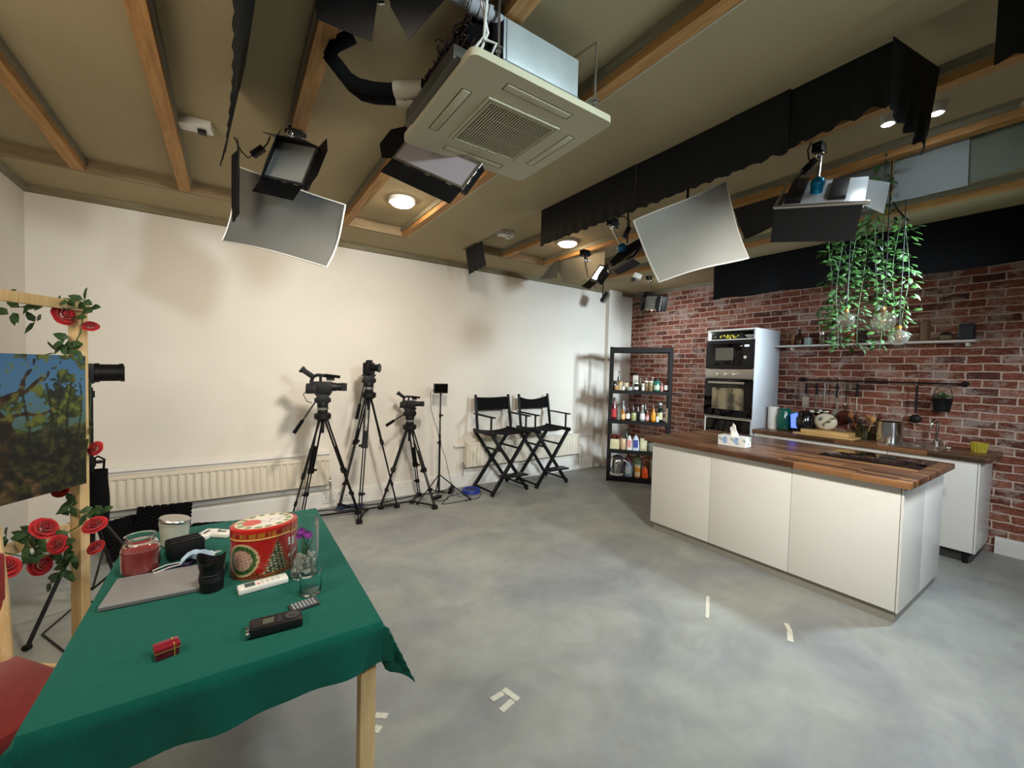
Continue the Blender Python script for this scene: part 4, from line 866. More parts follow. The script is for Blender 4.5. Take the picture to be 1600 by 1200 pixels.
# black box
t = ti('camera_battery_box', 'matt black ribbed box between the candles and the laptop', 'box', -.150, 2.085, R(18))
part(t, 'body', MB().box((-.055, -.045, 0), (.055, .045, .062)), M['black'], bev=.004)
part(t, 'ribs', MB().box((-.05, -.035, .062), (.05, -.02, .066)).box((-.05, -.008, .062), (.05, .007, .066)).box((-.05, .02, .062), (.05, .035, .066)), M['black'])
for x, y, rz, lb in ((-.085, 2.26, R(60), 'white plug adapter half hidden behind the black box'), (-.03, 2.235, R(-38), 'white plug adapter lying left of the red tin')):
    t = ti('plug_adapter', lb, 'adapter', x, y, rz); part(t, 'body', MB().box((-.045, -.028, 0), (.045, .028, .018)), M['whitep'], bev=.006)
    part(t, 'button', MB().box((-.02, -.004, .018), (.018, .006, .0195)), cm('#2b2b2b', .5)); part(t, 'button', MB().box((-.028, .01, .018), (-.02, .016, .0195)), cm('#2b2b2b', .5))
# red oval christmas tin
t = ti('biscuit_tin', 'large oval red Christmas tin with a tree and wreath print', 'tin', .108, 1.80, R(14))
A_, B_, Ht = .109, .088, .176
n, k = 120, 56; vs = []
for j in range(k+1):
    for i in range(n): a = 2*math.pi*i/n; vs.append((A_*math.cos(a), B_*math.sin(a), Ht*.80*j/k))
mb = MB().add(vs, [(j*n+i, j*n+(i+1) % n, (j+1)*n+(i+1) % n, (j+1)*n+i) for j in range(k) for i in range(n)]+[tuple(range(n-1, -1, -1))])
tinm = vcol('printed_tin', .28, .3)
def tin_side(c):
    a = math.degrees(math.atan2(c.y/B_, c.x/A_)); z = c.z/(Ht*.8)          # -90 faces the camera
    if z < .015: return (.72, .62, .40)
    s = math.sin(a*.9+z*37)*math.sin(a*.37-z*51)
    red = (.62, .10, .09)
    tr = (a+82); w_ = (1-z/.92)*25*(1+.18*math.sin(z*58))        # tree
    if 0.10 < z < .90 and abs(tr) < w_: return (.80, .78, .66) if s > .45 else ((.12, .2, .14) if s < .05 else (.28, .35, .27))
    if .06 < z < .95 and abs(tr) < w_*1.12+2: return (.60, .34, .22)
    d = math.hypot((a+146)/33, (z-.5)/.42)
    if d < 1.0:
        if d > .88: return (.75, .66, .5)
        if d > .62: return (.16, .28, .13) if s < .3 else (.3, .42, .22)
        return (.72, .62, .56) if s > -.25 else (.62, .32, .26)
    if .66 < z < .86 and -58 < a < -46: return (.84, .88, .88) if s > -.2 else (.35, .62, .66)
    if abs(z-.42-(a+50)*.006) < .04 and -60 < a < -38: return (.82, .8, .76)
    if -60 < a < -25 and .1 < z < .66: return (.56, .10, .16)
    if z < .16+.05*math.sin(a*.35): return (.5, .34, .18) if s > .15 else ((.26, .10, .07) if s < -.2 else (.48, .13, .09))
    return red
o = part(t, 'body', mb, tinm); paint(o, tin_side)
vs = []; k2 = 10
for j in range(k2+1):
    q = 1.02; z = Ht*.80+Ht*.2*j/k2
    for i in range(n): a = 2*math.pi*i/n; vs.append((A_*q*math.cos(a), B_*q*math.sin(a), z))
kk = 26
for j in range(1, kk+1):
    q = 1.02*(1-j/kk); z = Ht+.004*math.sin(math.pi*min(1, j/5)/2)
    for i in range(n): a = 2*math.pi*i/n; vs.append((A_*max(q, .001)*math.cos(a), B_*max(q, .001)*math.sin(a), z))
tot = k2+kk; mb = MB().add(vs, [(j*n+i, j*n+(i+1) % n, (j+1)*n+(i+1) % n, (j+1)*n+i) for j in range(tot) for i in range(n)])
def tin_lid(c):
    q = math.hypot(c.x/A_, c.y/B_); a = math.degrees(math.atan2(c.y/B_, c.x/A_))
    if q > 1.0:
        z = (c.z-Ht*.8)/(Ht*.2)
        if z < .12: return (.85, .70, .40)
        if .25 < z < .62: return (.62, .42, .14) if math.sin(a*.55)*math.sin(a*.21+1) > .0 else (.50, .10, .07)
        return (.68, .13, .10)
    if q > .90: return (.68, .12, .10)
    if q > .85: return (.9, .86, .74)
    if q > .66: return (.36, .46, .24) if math.sin(a*.25)+.4*math.sin(a*.9) > -.3 else (.86, .83, .72)
    if c.x < -.01 and (c.x+.045)**2/.0012+(c.y-.008)**2/.0011 < 1: return (.78, .22, .14)
    if abs(c.y+.01+.012*math.sin(c.x*190)) < .004 and c.x > -.03: return (.62, .55, .66)
    return (.88, .86, .82)
o = part(t, 'lid', mb, tinm); paint(o, tin_lid)
# tall vase with orchid
t = ti('glass_vase', 'tall clear cylinder vase with pebbles and a purple orchid', 'vase', .226, 1.665)
part(t, 'vase', MB().lathe([(.044, 0), (.047, .003), (.047, .205), (.0445, .205), (.0445, .012), (0, .010)], n=40), M['glass'])
random.seed(5); mb = MB()
for k in range(70):
    a = random.uniform(0, 6.28); r = .032*math.sqrt(random.random()); mb.ball((r*math.cos(a), r*math.sin(a), .02+random.uniform(0, .055)), random.uniform(.006, .0095), 8)
part(t, 'glass_pebbles', mb, mat('clear_pebble', '#d9ddd2', .08, spec=.8, trans=.4, var=.1), kind='stuff')
mb = MB().tube([(0, 0, .05), (.004, 0, .10), (-.003, 0, .145), (-.008, .003, .165)], .0022, 6)
for dx, dz in ((.03, .13), (.024, .11), (-.004, .12), (.008, .125), (-.012, .105)): leaf(mb, (0, 0, .065), (dx, .003, dz-.04), dz-.045, .009, bend=.1)
part(t, 'orchid_stem', mb, cm('#33502a', .5))
mb = MB(); random.seed(8)
for cx, cy, cz in ((-.012, -.004, .168), (.006, -.008, .155), (-.002, .006, .148), (.014, .002, .143), (-.018, .0, .150)):
    for k in range(5):
        a = k*2*math.pi/5+cx*80; leaf(mb, (cx, cy, cz), (math.cos(a), -.5, math.sin(a)), .016, .013, n_up=(0, -1, 0), bend=.1)
part(t, 'orchid_flower', mb, cm('#8f2f9a', .6), label='purple petals')
# small tumbler
t = ti('small_tumbler', 'small clear glass tumbler in front of the vase', 'glass', .226, 1.515)
part(t, 'glass', MB().lathe([(.026, 0), (.031, .005), (.034, .03), (.0345, .078), (.0325, .078), (.032, .03), (.027, .01), (0, .009)], n=36), M['glass'])
# laptop
t = ti('laptop', 'closed silver grey laptop lying beside the candle jar', 'laptop', -.175, 1.82, R(-3))
part(t, 'base', MB().box((-.155, -.10, .001), (.155, .105, .008)), cm('#7d7d80', .4, metal=.5), bev=.002)
part(t, 'lid', MB().box((-.155, -.10, .0088), (.155, .105, .014)), mat('silver_lid', '#97979a', .42, metal=.35, var=.02), bev=.002)
# face mask
rows = []
for i in range(19):
    u = i/18; row = []
    for j in range(8):
        v = j/7; row.append((-.05+.105*u, -.02+.06*v+.01*math.sin(u*9), .010+.036*math.sin(math.pi*u)*(.6+.4*math.sin(v*9+u*4))+.006*math.sin(v*22)))
    rows.append(row)
t = ti('face_mask', 'crumpled pale blue face mask behind the laptop', 'face mask', -.105, 1.962, z=TZ0+.006)
part(t, 'fabric', MB().sheet(rows, .0015), cm('#a9c4dc', .8))
part(t, 'ear_loop', MB().tube([(-.05, .0, .012), (-.09, -.01, .016), (-.125, -.03, .012), (-.12, -.045, .008), (-.08, -.03, .012), (-.045, -.015, .01)], .0016, 6), M['paper'])
part(t, 'ear_loop', MB().tube([(.05, .03, .01), (.075, .02, .02), (.06, .0, .03), (.05, -.01, .02)], .0016, 6), M['paper'])
solo('purple_band', MB().tube([(-.20, 1.955, TZ0+.006), (-.17, 1.965, TZ0+.01), (-.13, 1.955, TZ0+.008), (-.11, 1.985, TZ0+.010), (-.14, 2.0, TZ0+.006)], .006, 8), cm('#3a2350', .8), 'dark purple strap lying between candle jar and mask', 'strap')
# camera lens with hood
t = ti('camera_lens', 'black camera lens standing upright with a petal hood', 'lens', -.052, 1.715)
part(t, 'barrel', MB().lathe([(.030, 0), (.034, .004), (.034, .03), (.0355, .031), (.0355, .058), (.034, .06), (.034, .082), (0, .08)], n=36), M['black'])
n = 48; vs = []
for j, zz in enumerate((0, 1)):
    for i in range(n):
        a = 2*math.pi*i/n; h = .078 if j == 0 else .112+.014*math.cos(2*a+.6); r = .036 if j == 0 else .0415
        vs.append((r*math.cos(a), r*math.sin(a), h))
for j, zz in enumerate((0, 1)):
    for i in range(n):
        a = 2*math.pi*i/n; h = .078 if j == 0 else .112+.014*math.cos(2*a+.6); r = .034 if j == 0 else .0395
        vs.append((r*math.cos(a), r*math.sin(a), h))
fs = [(i, (i+1) % n, n+(i+1) % n, n+i) for i in range(n)]+[(2*n+i, 3*n+i, 3*n+(i+1) % n, 2*n+(i+1) % n) for i in range(n)]+[(n+i, n+(i+1) % n, 3*n+(i+1) % n, 3*n+i) for i in range(n)]
part(t, 'hood', MB().add(vs, fs), M['black'])
part(t, 'grip_rings', MB().lathe([(.0358, .034), (.0366, .036), (.0358, .038), (.0366, .040), (.0358, .042), (.0366, .044), (.0358, .046), (.0366, .048), (.0358, .05)], n=36), M['black'])
# air conditioner remote
t = ti('white_remote', 'white air conditioner remote control in front of the tin', 'remote control', .095, 1.645, R(6))
part(t, 'body', MB().box((-.075, -.024, 0), (.075, .024, .019)), M['whitep'], bev=.006)
part(t, 'display', MB().box((-.055, -.015, .019), (-.025, .015, .0198)), cm('#4c5a5c', .2), label='dark grey display')
b = MB()
for i in range(4):
    for j in range(3): b.box((-.008+i*.016, -.013+j*.010, .019), (.001+i*.016, -.008+j*.010, .0202))
part(t, 'buttons', b, cm('#bcbcb4', .5)); part(t, 'power_button', MB().cyl((-.016, -.010, .019), (-.016, -.010, .0205), .004), cm('#c66a5c', .5), label='small red button')
# audio recorder
t = ti('audio_recorder', 'black handheld audio recorder with small screen on the green cloth', 'recorder', .112, 1.365, R(-4))
part(t, 'body', MB().box((-.068, -.031, 0), (.068, .031, .026)), cm('#17171a', .35), bev=.006)
part(t, 'screen', MB().box((-.034, -.014, .026), (-.006, .014, .0268)), cm('#4e5248', .2), label='grey green screen')
b = MB().cyl((.042, 0, .026), (.042, 0, .029), .019, n=28).cyl((.042, 0, .029), (.042, 0, .031), .008, n=20)
for i in range(3):
    for j in range(3): b.box((-.058+i*.008, -.018+j*.013, .026), (-.053+i*.008, -.012+j*.013, .0275))
for j in range(4): b.box((.004, -.018+j*.010, .026), (.014, -.013+j*.010, .0275))
part(t, 'buttons', b, cm('#3d3d40', .3)); part(t, 'microphone', MB().cyl((-.066, -.024, .013), (-.076, -.028, .013), .008, .006).cyl((-.066, .0, .013), (-.074, .0, .013), .008), M['chrome'])
t = ti('small_remote', 'thin dark grey remote with rows of keys beside the recorder', 'remote control', .196, 1.445, R(8))
part(t, 'body', MB().box((-.042, -.024, 0), (.042, .024, .007)), cm('#3c3f42', .4), bev=.002); b = MB()
for i in range(7):
    for j in range(4): b.box((-.034+i*.010, -.018+j*.010, .007), (-.028+i*.010, -.012+j*.010, .0085))
part(t, 'buttons', b, cm('#9fa3a5', .5))
# red gift box
t = ti('ring_box', 'tiny dark red gift box with gold edge on the green cloth', 'box', -.138, 1.385, R(14))
part(t, 'base', MB().box((-.024, -.018, 0), (.024, .018, .020)), cm('#5c0f20', .3, spec=.7), bev=.003)
part(t, 'lid', MB().prism([(-.026, -.02, .021), (.026, -.02, .021), (.023, -.0, .034), (-.023, -.0, .034)], (0, .001, 0)).box((-.026, -.020, .0205), (.026, .020, .030)), cm('#7a1426', .25, spec=.7), bev=.003)
part(t, 'gold_edge', MB().box((-.0265, -.0205, .0195), (.0265, .0205, .0215)).box((.012, -.0207, .0), (.0145, .0207, .031)), cm('#c9a54a', .3, metal=.6), label='gold edge')

# ============================================================ easel with painting and rose garland
u = Vector((.56, .828, 0)); nrm = Vector((.828, -.56, 0)); P0 = PD(126, 900, 2.0); P0.z = 0
ztop = PD(118, 474, 2.0).z
t = thing('wooden_easel', 'light wooden frame stand carrying the forest painting', 'easel', tuple(P0))
part(t, 'post', MB().beam(P0, P0+Vector((0, 0, ztop)), .045, .05, up=nrm), M['pine'], world=True, bev=.003)
pl = P0-u*.95; part(t, 'post', MB().beam(pl, pl+Vector((0, 0, ztop)), .045, .05, up=nrm), M['pine'], world=True, bev=.003)
part(t, 'top_rail', MB().beam(pl+Vector((0, 0, ztop-.022))+nrm*.03, P0+u*.02+Vector((0, 0, ztop-.022))+nrm*.03, .022, .045), M['pine'], world=True, bev=.003)
zl_ = PD(124, 822, 2.0).z
part(t, 'lower_rail', MB().beam(pl+Vector((0, 0, zl_))-nrm*.03, P0+Vector((0, 0, zl_))-nrm*.03, .022, .05), M['pine'], world=True, bev=.003)
part(t, 'foot', MB().beam(P0+nrm*.10+Vector((0, 0, .02)), P0-nrm*.25+Vector((0, 0, .02)), .04, .04), M['pine'], world=True)
part(t, 'foot', MB().beam(pl+nrm*.10+Vector((0, 0, .02)), pl-nrm*.25+Vector((0, 0, .02)), .04, .04), M['pine'], world=True)
# painting
PRt = PD(129, 556, 1.93); PRb = PD(127, 757, 1.93); zt, zb = PRt.z, PRb.z; pw = .78
c0 = Vector((PRt.x, PRt.y, 0))+nrm*.0
t = thing('forest_painting', 'unframed oil painting of an old forest tree on the easel', 'painting', (c0.x, c0.y, zb), math.atan2(u.y, u.x))
hh = zt-zb; gx, gy = 230, 190
vs = [(-pw+pw*i/gx, -.0125, hh*j/gy) for j in range(gy+1) for i in range(gx+1)]
fs = [(j*(gx+1)+i, j*(gx+1)+i+1, (j+1)*(gx+1)+i+1, (j+1)*(gx+1)+i) for j in range(gy) for i in range(gx)]
part(t, 'canvas', MB().box((-pw, -.0120, 0), (0, .010, hh)), cm('#a59b86', .9), label='raw canvas edge')
from mathutils import noise as mn
def fb(x, y, s, o=4): return mn.fractal(Vector((x*s, y*s, 3.3)), 1.0, 2.0, o)
def lerp(a, b, q): q = max(0, min(1, q)); return tuple(a[i]*(1-q)+b[i]*q for i in range(3))
def forest(c):
    x = (c.x+pw)/hh; y = c.z/hh; xr = c.x/hh     # xr: 0 at the right edge, negative to the left
    n1 = fb(x, y, 5); n2 = fb(x+7, y*1.1, 14); n3 = fb(x-3, y+4, 34)
    sky = lerp((.40, .55, .60), (.26, .44, .62), y); mist = (.30, .40, .34)
    col = lerp(mist, sky, (y-.45)/.3)
    leafc = lerp((.10, .14, .07), (.33, .36, .14), .5+n2*1.3+n3*.6)
    if y > .42 and n1*1.1+n2*.7+.10 > .05+.25*abs(y-.68): col = lerp(col, leafc, .92)
    if y < .46+.06*n1: col = lerp(lerp((.07, .08, .05), (.24, .23, .10), .42+n2*1.1+n3*.8), (.30, .36, .30), .5*max(0, (y-.33)*5)*(n1+.6))
    for k, (bx_, w_) in enumerate(((-.12, .010), (-.20, .008), (-.05, .007), (-.26, .009), (-.40, .01), (-.55, .02))):     # thin far trunks
        if .22 < y < .8 and abs(xr-bx_-.02*math.sin(y*9+k)) < w_: col = lerp(col, (.12, .11, .08), .7)
    # great trunk, leaning, with branches
    tx = -.66+.06*math.sin(y*3.2)-.02*math.sin(y*11); tw = .10+.16*max(0, .38-y)**1.0*1.6+.03*n1+ .02*math.sin(y*17)
    if y < .72 and abs(xr-tx) < tw: col = lerp(lerp((.13, .09, .05), (.42, .32, .18), .45+n2*.9+ (xr-tx)/tw*-.25), (.10, .12, .06), .35*max(0, n3*2))
    for (x0, y0, x1, y1, w0) in ((-.66, .60, -.30, .82, .030), (-.64, .62, -.78, .98, .035), (-.60, .56, -.20, .60, .018), (-.70, .66, -1.0, .80, .03), (-.45, .72, -.33, .99, .02), (-.30, .82, -.16, .97, .012), (-.66, .70, -.55, 1.0, .03)):
        dx, dy = x1-x0, y1-y0; q = max(0, min(1, ((xr-x0)*dx+(y-y0)*dy)/(dx*dx+dy*dy))); d = math.hypot(xr-x0-dx*q, y-y0-dy*q+.014*math.sin(q*11))
        if d < w0*(1-.6*q): col = lerp((.12, .09, .06), (.30, .22, .13), .5+n2)
    for k in range(5):    # roots
        x0 = -.66+(k-2)*.10; rr_ = abs(xr-x0-(k-2)*.35*(.22-y)-.02*math.sin(y*40+k))
        if y < .20 and rr_ < .028*(1.2-y*3): col = lerp((.14, .11, .06), (.40, .32, .18), .5+n2)
    if y > .5 and n2+n3*.6 > .42: col = lerp(col, (.42, .46, .20), .7)
    return tuple(min(1, max(0, v*.92)) for v in col)
o = part(t, 'painted_face', MB().add(vs, fs), vcol('oil_paint', .45), smooth=False); paint(o, forest)
# rose garland
def rose_mb(r):
    mb = MB(); random.seed(int(r*1e5))
    for ring_, (cnt, rad, hgt, tilt) in enumerate(((3, .18, .55, .1), (4, .36, .55, .3), (5, .58, .46, .6), (6, .85, .30, 1.0), (6, 1.0, .1, 1.3))):
        for k in range(cnt):
            a0 = 2*math.pi*k/cnt+ring_*.6; wd = 2.3*math.pi/cnt; rows = []
            for i in range(7):
                a = a0+wd*(i/6-.5); row = []
                for j in range(5):
                    v = j/4; rr = rad*r*(.35+.65*v**(.8))*(1+.10*tilt*v*v); z = r*(-.35+(.35+hgt)*v-.25*tilt*v*v-.10*abs(i/6-.5)*v*2)
                    row.append((rr*math.cos(a), rr*math.sin(a), z))
                rows.append(row)
            mb.sheet(rows, r*.03)
    return mb
t = thing('rose_garland', 'garland of red silk roses and leaves wound around the wooden easel', 'garland', (P0.x, P0.y, .45))
RO = [(103, 491, 1.88, .050), (141, 508, 1.95, .034), (147, 700, 2.0, .036), (96, 766, 1.98, .036), (72, 823, 1.80, .052), (147, 818, 1.86, .046), (88, 851, 1.78, .042), (66, 882, 1.80, .046), (6, 884, 1.62, .055), (148, 854, 1.92, .036)]
for i, (x, y, D, r) in enumerate(RO):
    r *= .86
    p = PD(x, y, D); d = (CP-p).normalized(); a = i*1.7
    d = (d+Vector((.7*math.cos(a), .2, .55*math.sin(a)+.35))).normalized(); mb = rose_mb(r); mb.xf(Matrix.Translation(p) @ d.to_track_quat('Z', 'Y').to_matrix().to_4x4())
    part(t, 'rose', mb, M['rose'], world=True)
random.seed(21); mb = MB()
LV = [(10, 462, 1.75), (38, 478, 1.78), (12, 492, 1.75), (100, 470, 1.86), (62, 476, 1.84), (133, 468, 1.92), (142, 480, 1.94), (128, 490, 1.92), (88, 480, 1.88), (62, 500, 1.86), (100, 535, 1.9), (124, 541, 1.92), (95, 548, 1.9), (108, 528, 1.9), (138, 663, 2.02), (134, 682, 2.0), (136, 705, 2.0), (100, 786, 1.96), (112, 790, 1.94), (148, 790, 1.98), (158, 800, 2.0), (140, 800, 1.95), (24, 835, 1.72), (4, 840, 1.7), (50, 838, 1.8), (40, 850, 1.78), (60, 852, 1.78), (100, 846, 1.8), (48, 862, 1.78), (105, 868, 1.82), (92, 880, 1.82), (110, 858, 1.84), (40, 875, 1.76), (100, 895, 1.84), (86, 905, 1.84), (115, 875, 1.86), (52, 845, 1.76)]
for x, y, D in LV:
    p = PD(x, y, D)
    for k in range(3):
        d = _r*random.uniform(-1, 1)+_u*random.uniform(-.8, .6)-_f*random.uniform(0, .4); leaf(mb, p+Vector((random.uniform(-.015, .015),)*3), d, random.uniform(.05, .075), .034, n_up=tuple(-_f+_u*.4), bend=.2)
part(t, 'leaves', mb, M['leafg'], world=True)
mb = MB()
mb.tube([PD(x, y, D) for x, y, D in ((-30, 455, 1.66), (10, 470, 1.73), (60, 474, 1.82), (105, 482, 1.86), (132, 480, 1.93), (126, 520, 1.93), (112, 545, 1.92), (142, 600, 2.06), (140, 660, 2.06), (140, 700, 2.0), (136, 760, 2.02), (110, 790, 1.94), (145, 810, 1.9), (100, 835, 1.86), (60, 840, 1.77), (88, 860, 1.78), (60, 875, 1.76), (0, 862, 1.62), (-30, 880, 1.58))], .0028, 6)
part(t, 'stem', mb, M['stem'], world=True)

# ============================================================ chair with red seat at the left edge
t = thing('red_chair', 'pale wooden chair with a dark red padded seat, cut by the left edge', 'chair', (-.665, 1.893, 0), R(40))
part(t, 'seat', MB().box((-.22, -.22, .41), (.22, .22, .465)), M['redv'], bev=.02)
for sx in (-1, 1):
    part(t, 'leg', MB().cyl((sx*.19, -.19, 0), (sx*.19, -.19, .41), .017, .022), M['pine'])
    part(t, 'leg', MB().tube([(sx*.19, .24, 0), (sx*.19, .215, .25), (sx*.19, .215, .45), (sx*.195, .25, .70), (sx*.20, .30, .92)], .020, 10), M['pine'])
part(t, 'seat_frame', MB().box((-.21, -.21, .36), (.21, .21, .41)), M['pine'], bev=.004)
part(t, 'backrest', MB().box((-.20, .225, .60), (.20, .262, .84)), M['redv'], bev=.012)

# ============================================================ spot light on a stand behind the easel
bx_, by_ = -.70, 3.5
t = thing('light_stand', 'black light stand behind the easel', 'light stand', (bx_, by_, 0))
part(t, 'pole', MB().cyl((0, 0, .35), (0, 0, .9), .016).cyl((0, 0, .85), (0, 0, 1.36), .012).cyl((0, 0, .88), (0, 0, .93), .022).cyl((0, 0, 1.30), (0, 0, 1.34), .02), M['blackm'])
for tip in ((-.88, 3.165), (-.66, 3.88), (-.32, 3.38)):
    q = Vector((tip[0]-bx_, tip[1]-by_, 0.015)); part(t, 'leg', MB().cyl(q, (0, 0, .62), .010).cyl(q*.97, q*1.03, .017).cyl(q*.5+Vector((0, 0, .30)), (0, 0, .12), .006), M['blackm'])
part(t, 'knob', MB().cyl((0, 0, .905), (.05, 0, .905), .01), M['black']); part(t, 'knob', MB().cyl((0, 0, .64), (.045, -.02, .64), .012), M['black'])
t = thing('spot_light', 'black cylindrical studio spot light on the stand, pointing right', 'studio light', (bx_, by_, 1.44), R(8))
part(t, 'body', MB().box((-.13, -.06, -.055), (.02, .06, .065)), M['black'], bev=.008)
part(t, 'barrel', MB().cyl((.02, 0, .01), (.13, 0, .012), .052, n=28).cyl((.13, 0, .012), (.15, 0, .013), .056, n=28).cyl((.02, 0, .01), (.04, 0, .01), .058, n=28), M['black'])
part(t, 'lens', MB().cyl((.150, 0, .013), (.153, 0, .013), .045, n=28), M['bglass'])
part(t, 'yoke', MB().box((-.03, -.075, -.08), (.0, -.062, .03)).box((-.03, .062, -.08), (.0, .075, .03)).box((-.03, -.075, -.09), (0, .075, -.08)), M['blackm'])
t = thing('accessory_bag', 'black fabric bag hanging on the light stand pole', 'bag', (bx_+.03, by_-.03, .52))
rows = []
for i in range(17):
    a = 2*math.pi*i/16; rows.append([((.055-.01*abs(q-.5))*math.cos(a)*(1+.06*math.sin(3*a+q*5)), (.05)*math.sin(a), .34*q) for q in [j/7 for j in range(8)]])
part(t, 'bag', MB().sheet(rows, .003), M['blackf']); part(t, 'strap', MB().tube([(-.03, 0, .33), (-.03, .02, .40), (.0, .03, .42), (.03, .02, .40), (.03, 0, .33)], .006), M['blackf'])
# acoustic foam heap
random.seed(31)
def foam(x, y, z, w_, d_, h_, rx, rz, label):
    mb = MB(); n = 14; rows = []
    for i in range(n*2+1):
        row = []
        for j in range(n*2+1):
            row.append((-w_/2+w_*i/(2*n), -d_/2+d_*j/(2*n), h_*.5*(1+.8*math.sin(i*math.pi/2+.8)*math.sin(j*math.pi/2+.8))))
        rows.append(row)
    mb.sheet(rows, .022); o = solo('acoustic_foam', mb, M['foam'], label, 'foam', 'black acoustic foam pieces by the radiator', origin=(0, 0, 0))
    o.location = (x, y, z); o.rotation_euler = (rx, 0, rz)
foam(-.62, 4.36, .05, .34, .30, .04, R(12), R(10), 'lower black foam piece left in the heap under the long radiator')
foam(-.46, 4.50, .20, .36, .22, .04, R(68), R(-6), 'black foam piece leaning upright in the heap under the long radiator')
foam(-.72, 4.46, .14, .24, .24, .04, R(48), R(35), 'black foam piece tipped towards the light stand in the heap')
foam(-.12, 4.38, .05, .44, .34, .03, R(6), R(-20), 'flat black foam sheet at the right of the heap, towards the tripods')
solo('floor_cable', MB().tube([(-.10, 3.0, .005), (-.35, 3.2, .005), (-.55, 3.0, .005), (-.72, 3.05, .005), (-.86, 3.3, .005), (-.8, 3.55, .005), (-.5, 3.7, .005), (-.2, 3.75, .005), (.1, 3.9, .005)], .005, 6), M['black'], 'black cable looping on the floor under the easel', 'cable')
# ============================================================ tripods with cameras
def tripod(name_label, apex, feet, hdir, group='camera tripods along the back wall', knee=.55, hlen=.42, hdrop=.38):
    ax = Vector(apex); c = Vector((ax.x, ax.y, 0))
    t = thing('tripod', name_label, 'tripod', tuple(c), group=group); z0 = ax.z
    mid = []
    for ft in feet:
        f = Vector((ft[0], ft[1], .03)); d = (f-ax).normalized(); lat = d.cross(Vector((0, 0, 1))).normalized(); top = ax+Vector((d.x, d.y, 0))*.06
        k = top.lerp(f, knee); k2 = top.lerp(f, knee+.02); mb = MB()
        for s in (-1, 1): mb.cyl(top+lat*s*.020, k+lat*s*.020, .0085)
        mb.bx(k, (.058, .03, .05), rotto(k, f)).cyl(top.lerp(f, .30), k2, .0135)
        L = part(t, 'leg', mb, M['blackm'], world=True)
        mb = MB()
        for s in (-1, 1): mb.cyl(k2+lat*s*.012, f+lat*s*.012, .0065)
        mb.bx(top.lerp(f, .80), (.045, .024, .035), rotto(k, f)); part(L, 'lower_tubes', mb, M['blackm'], world=True, root=t)
        part(L, 'knob', MB().cyl(k, k+lat*.055, .012).cyl(top.lerp(f, .80), top.lerp(f, .80)-lat*.04, .010), M['black'], world=True, root=t)
        part(L, 'foot', MB().bx((f.x, f.y, .02), (.05, .05, .04)), M['black'], world=True, root=t); mid.append(f)
    ctr = sum(mid, Vector())/3; ctr.z = .035; sp = MB().cyl((ctr.x, ctr.y, .02), (ctr.x, ctr.y, .045), .03)
    for f in mid: sp.beam(ctr, (f.x, f.y, .035), .02, .014)
    part(t, 'spreader', sp, M['blackm'], world=True)
    part(t, 'crown', MB().lathe([(.035, -.05), (.075, -.02), (.075, .02), (.05, .035)], ax, 16), M['blackm'], world=True)
    part(t, 'centre_grip', MB().cyl(ax-Vector((0, 0, .02)), ax-Vector((0, 0, .16)), .018, .014), M['black'], world=True)
    part(t, 'bubble_ring', MB().cyl(ax+Vector((0, 0, .06)), ax+Vector((0, 0, .082)), .052, n=24), M['steel'], world=True, label='silver ring')
    part(t, 'fluid_head', MB().cyl(ax+Vector((0, 0, .03)), ax+Vector((0, 0, .06)), .045).cyl(ax+Vector((0, 0, .082)), ax+Vector((0, 0, .13)), .048, n=20).bx(ax+Vector((0, 0, .16)), (.10, .08, .08)).bx(ax+Vector((0, 0, .205)), (.13, .06, .02)).cyl(ax+Vector((-.07, 0, .15)), ax+Vector((.07, 0, .15)), .022), M['black'], world=True, bev=.003)
    hd_ = Vector(hdir).normalized(); a = ax+Vector((0, 0, .16))+hd_*.05; b = a+hd_*hlen+Vector((0, 0, -hdrop)); q = a.lerp(b, .62)
    hb = part(t, 'pan_handle', MB().cyl(a, b, .007), M['blackm'], world=True); part(hb, 'grip', MB().cyl(q, b, .015, .017), M['blackf'], world=True, root=t)
    return ax+Vector((0, 0, .215))
A1 = PY(504, 650, 4.22); A2 = PY(576, 617, 4.42); A3 = PY(640, 667, 4.46)
feet1 = [PZ(559, 803), PZ(452, 827), PZ(470, 800)]; feet1[2].y = min(feet1[2].y, 4.62)
T1 = tripod('leftmost tripod, tallest camcorder with raised handle on top, feet behind the vase', A1, [(f.x, f.y) for f in feet1], (-.75, -.15, 0), hlen=.20, hdrop=.30)
T2 = tripod('middle tripod carrying the stills camera, one foot forward', A2, [PZ(531, 793)[:2], PZ(561, 818)[:2], PZ(620, 793)[:2]], (-.6, -.3, 0), hlen=.10, hdrop=.40, knee=.42)
T3 = tripod('rightmost and shortest tripod carrying a small camcorder', A3, [PZ(595, 795)[:2], PZ(679, 795)[:2], (1.86, 4.66)], (-.8, -.2, 0), hlen=.24, hdrop=.12)
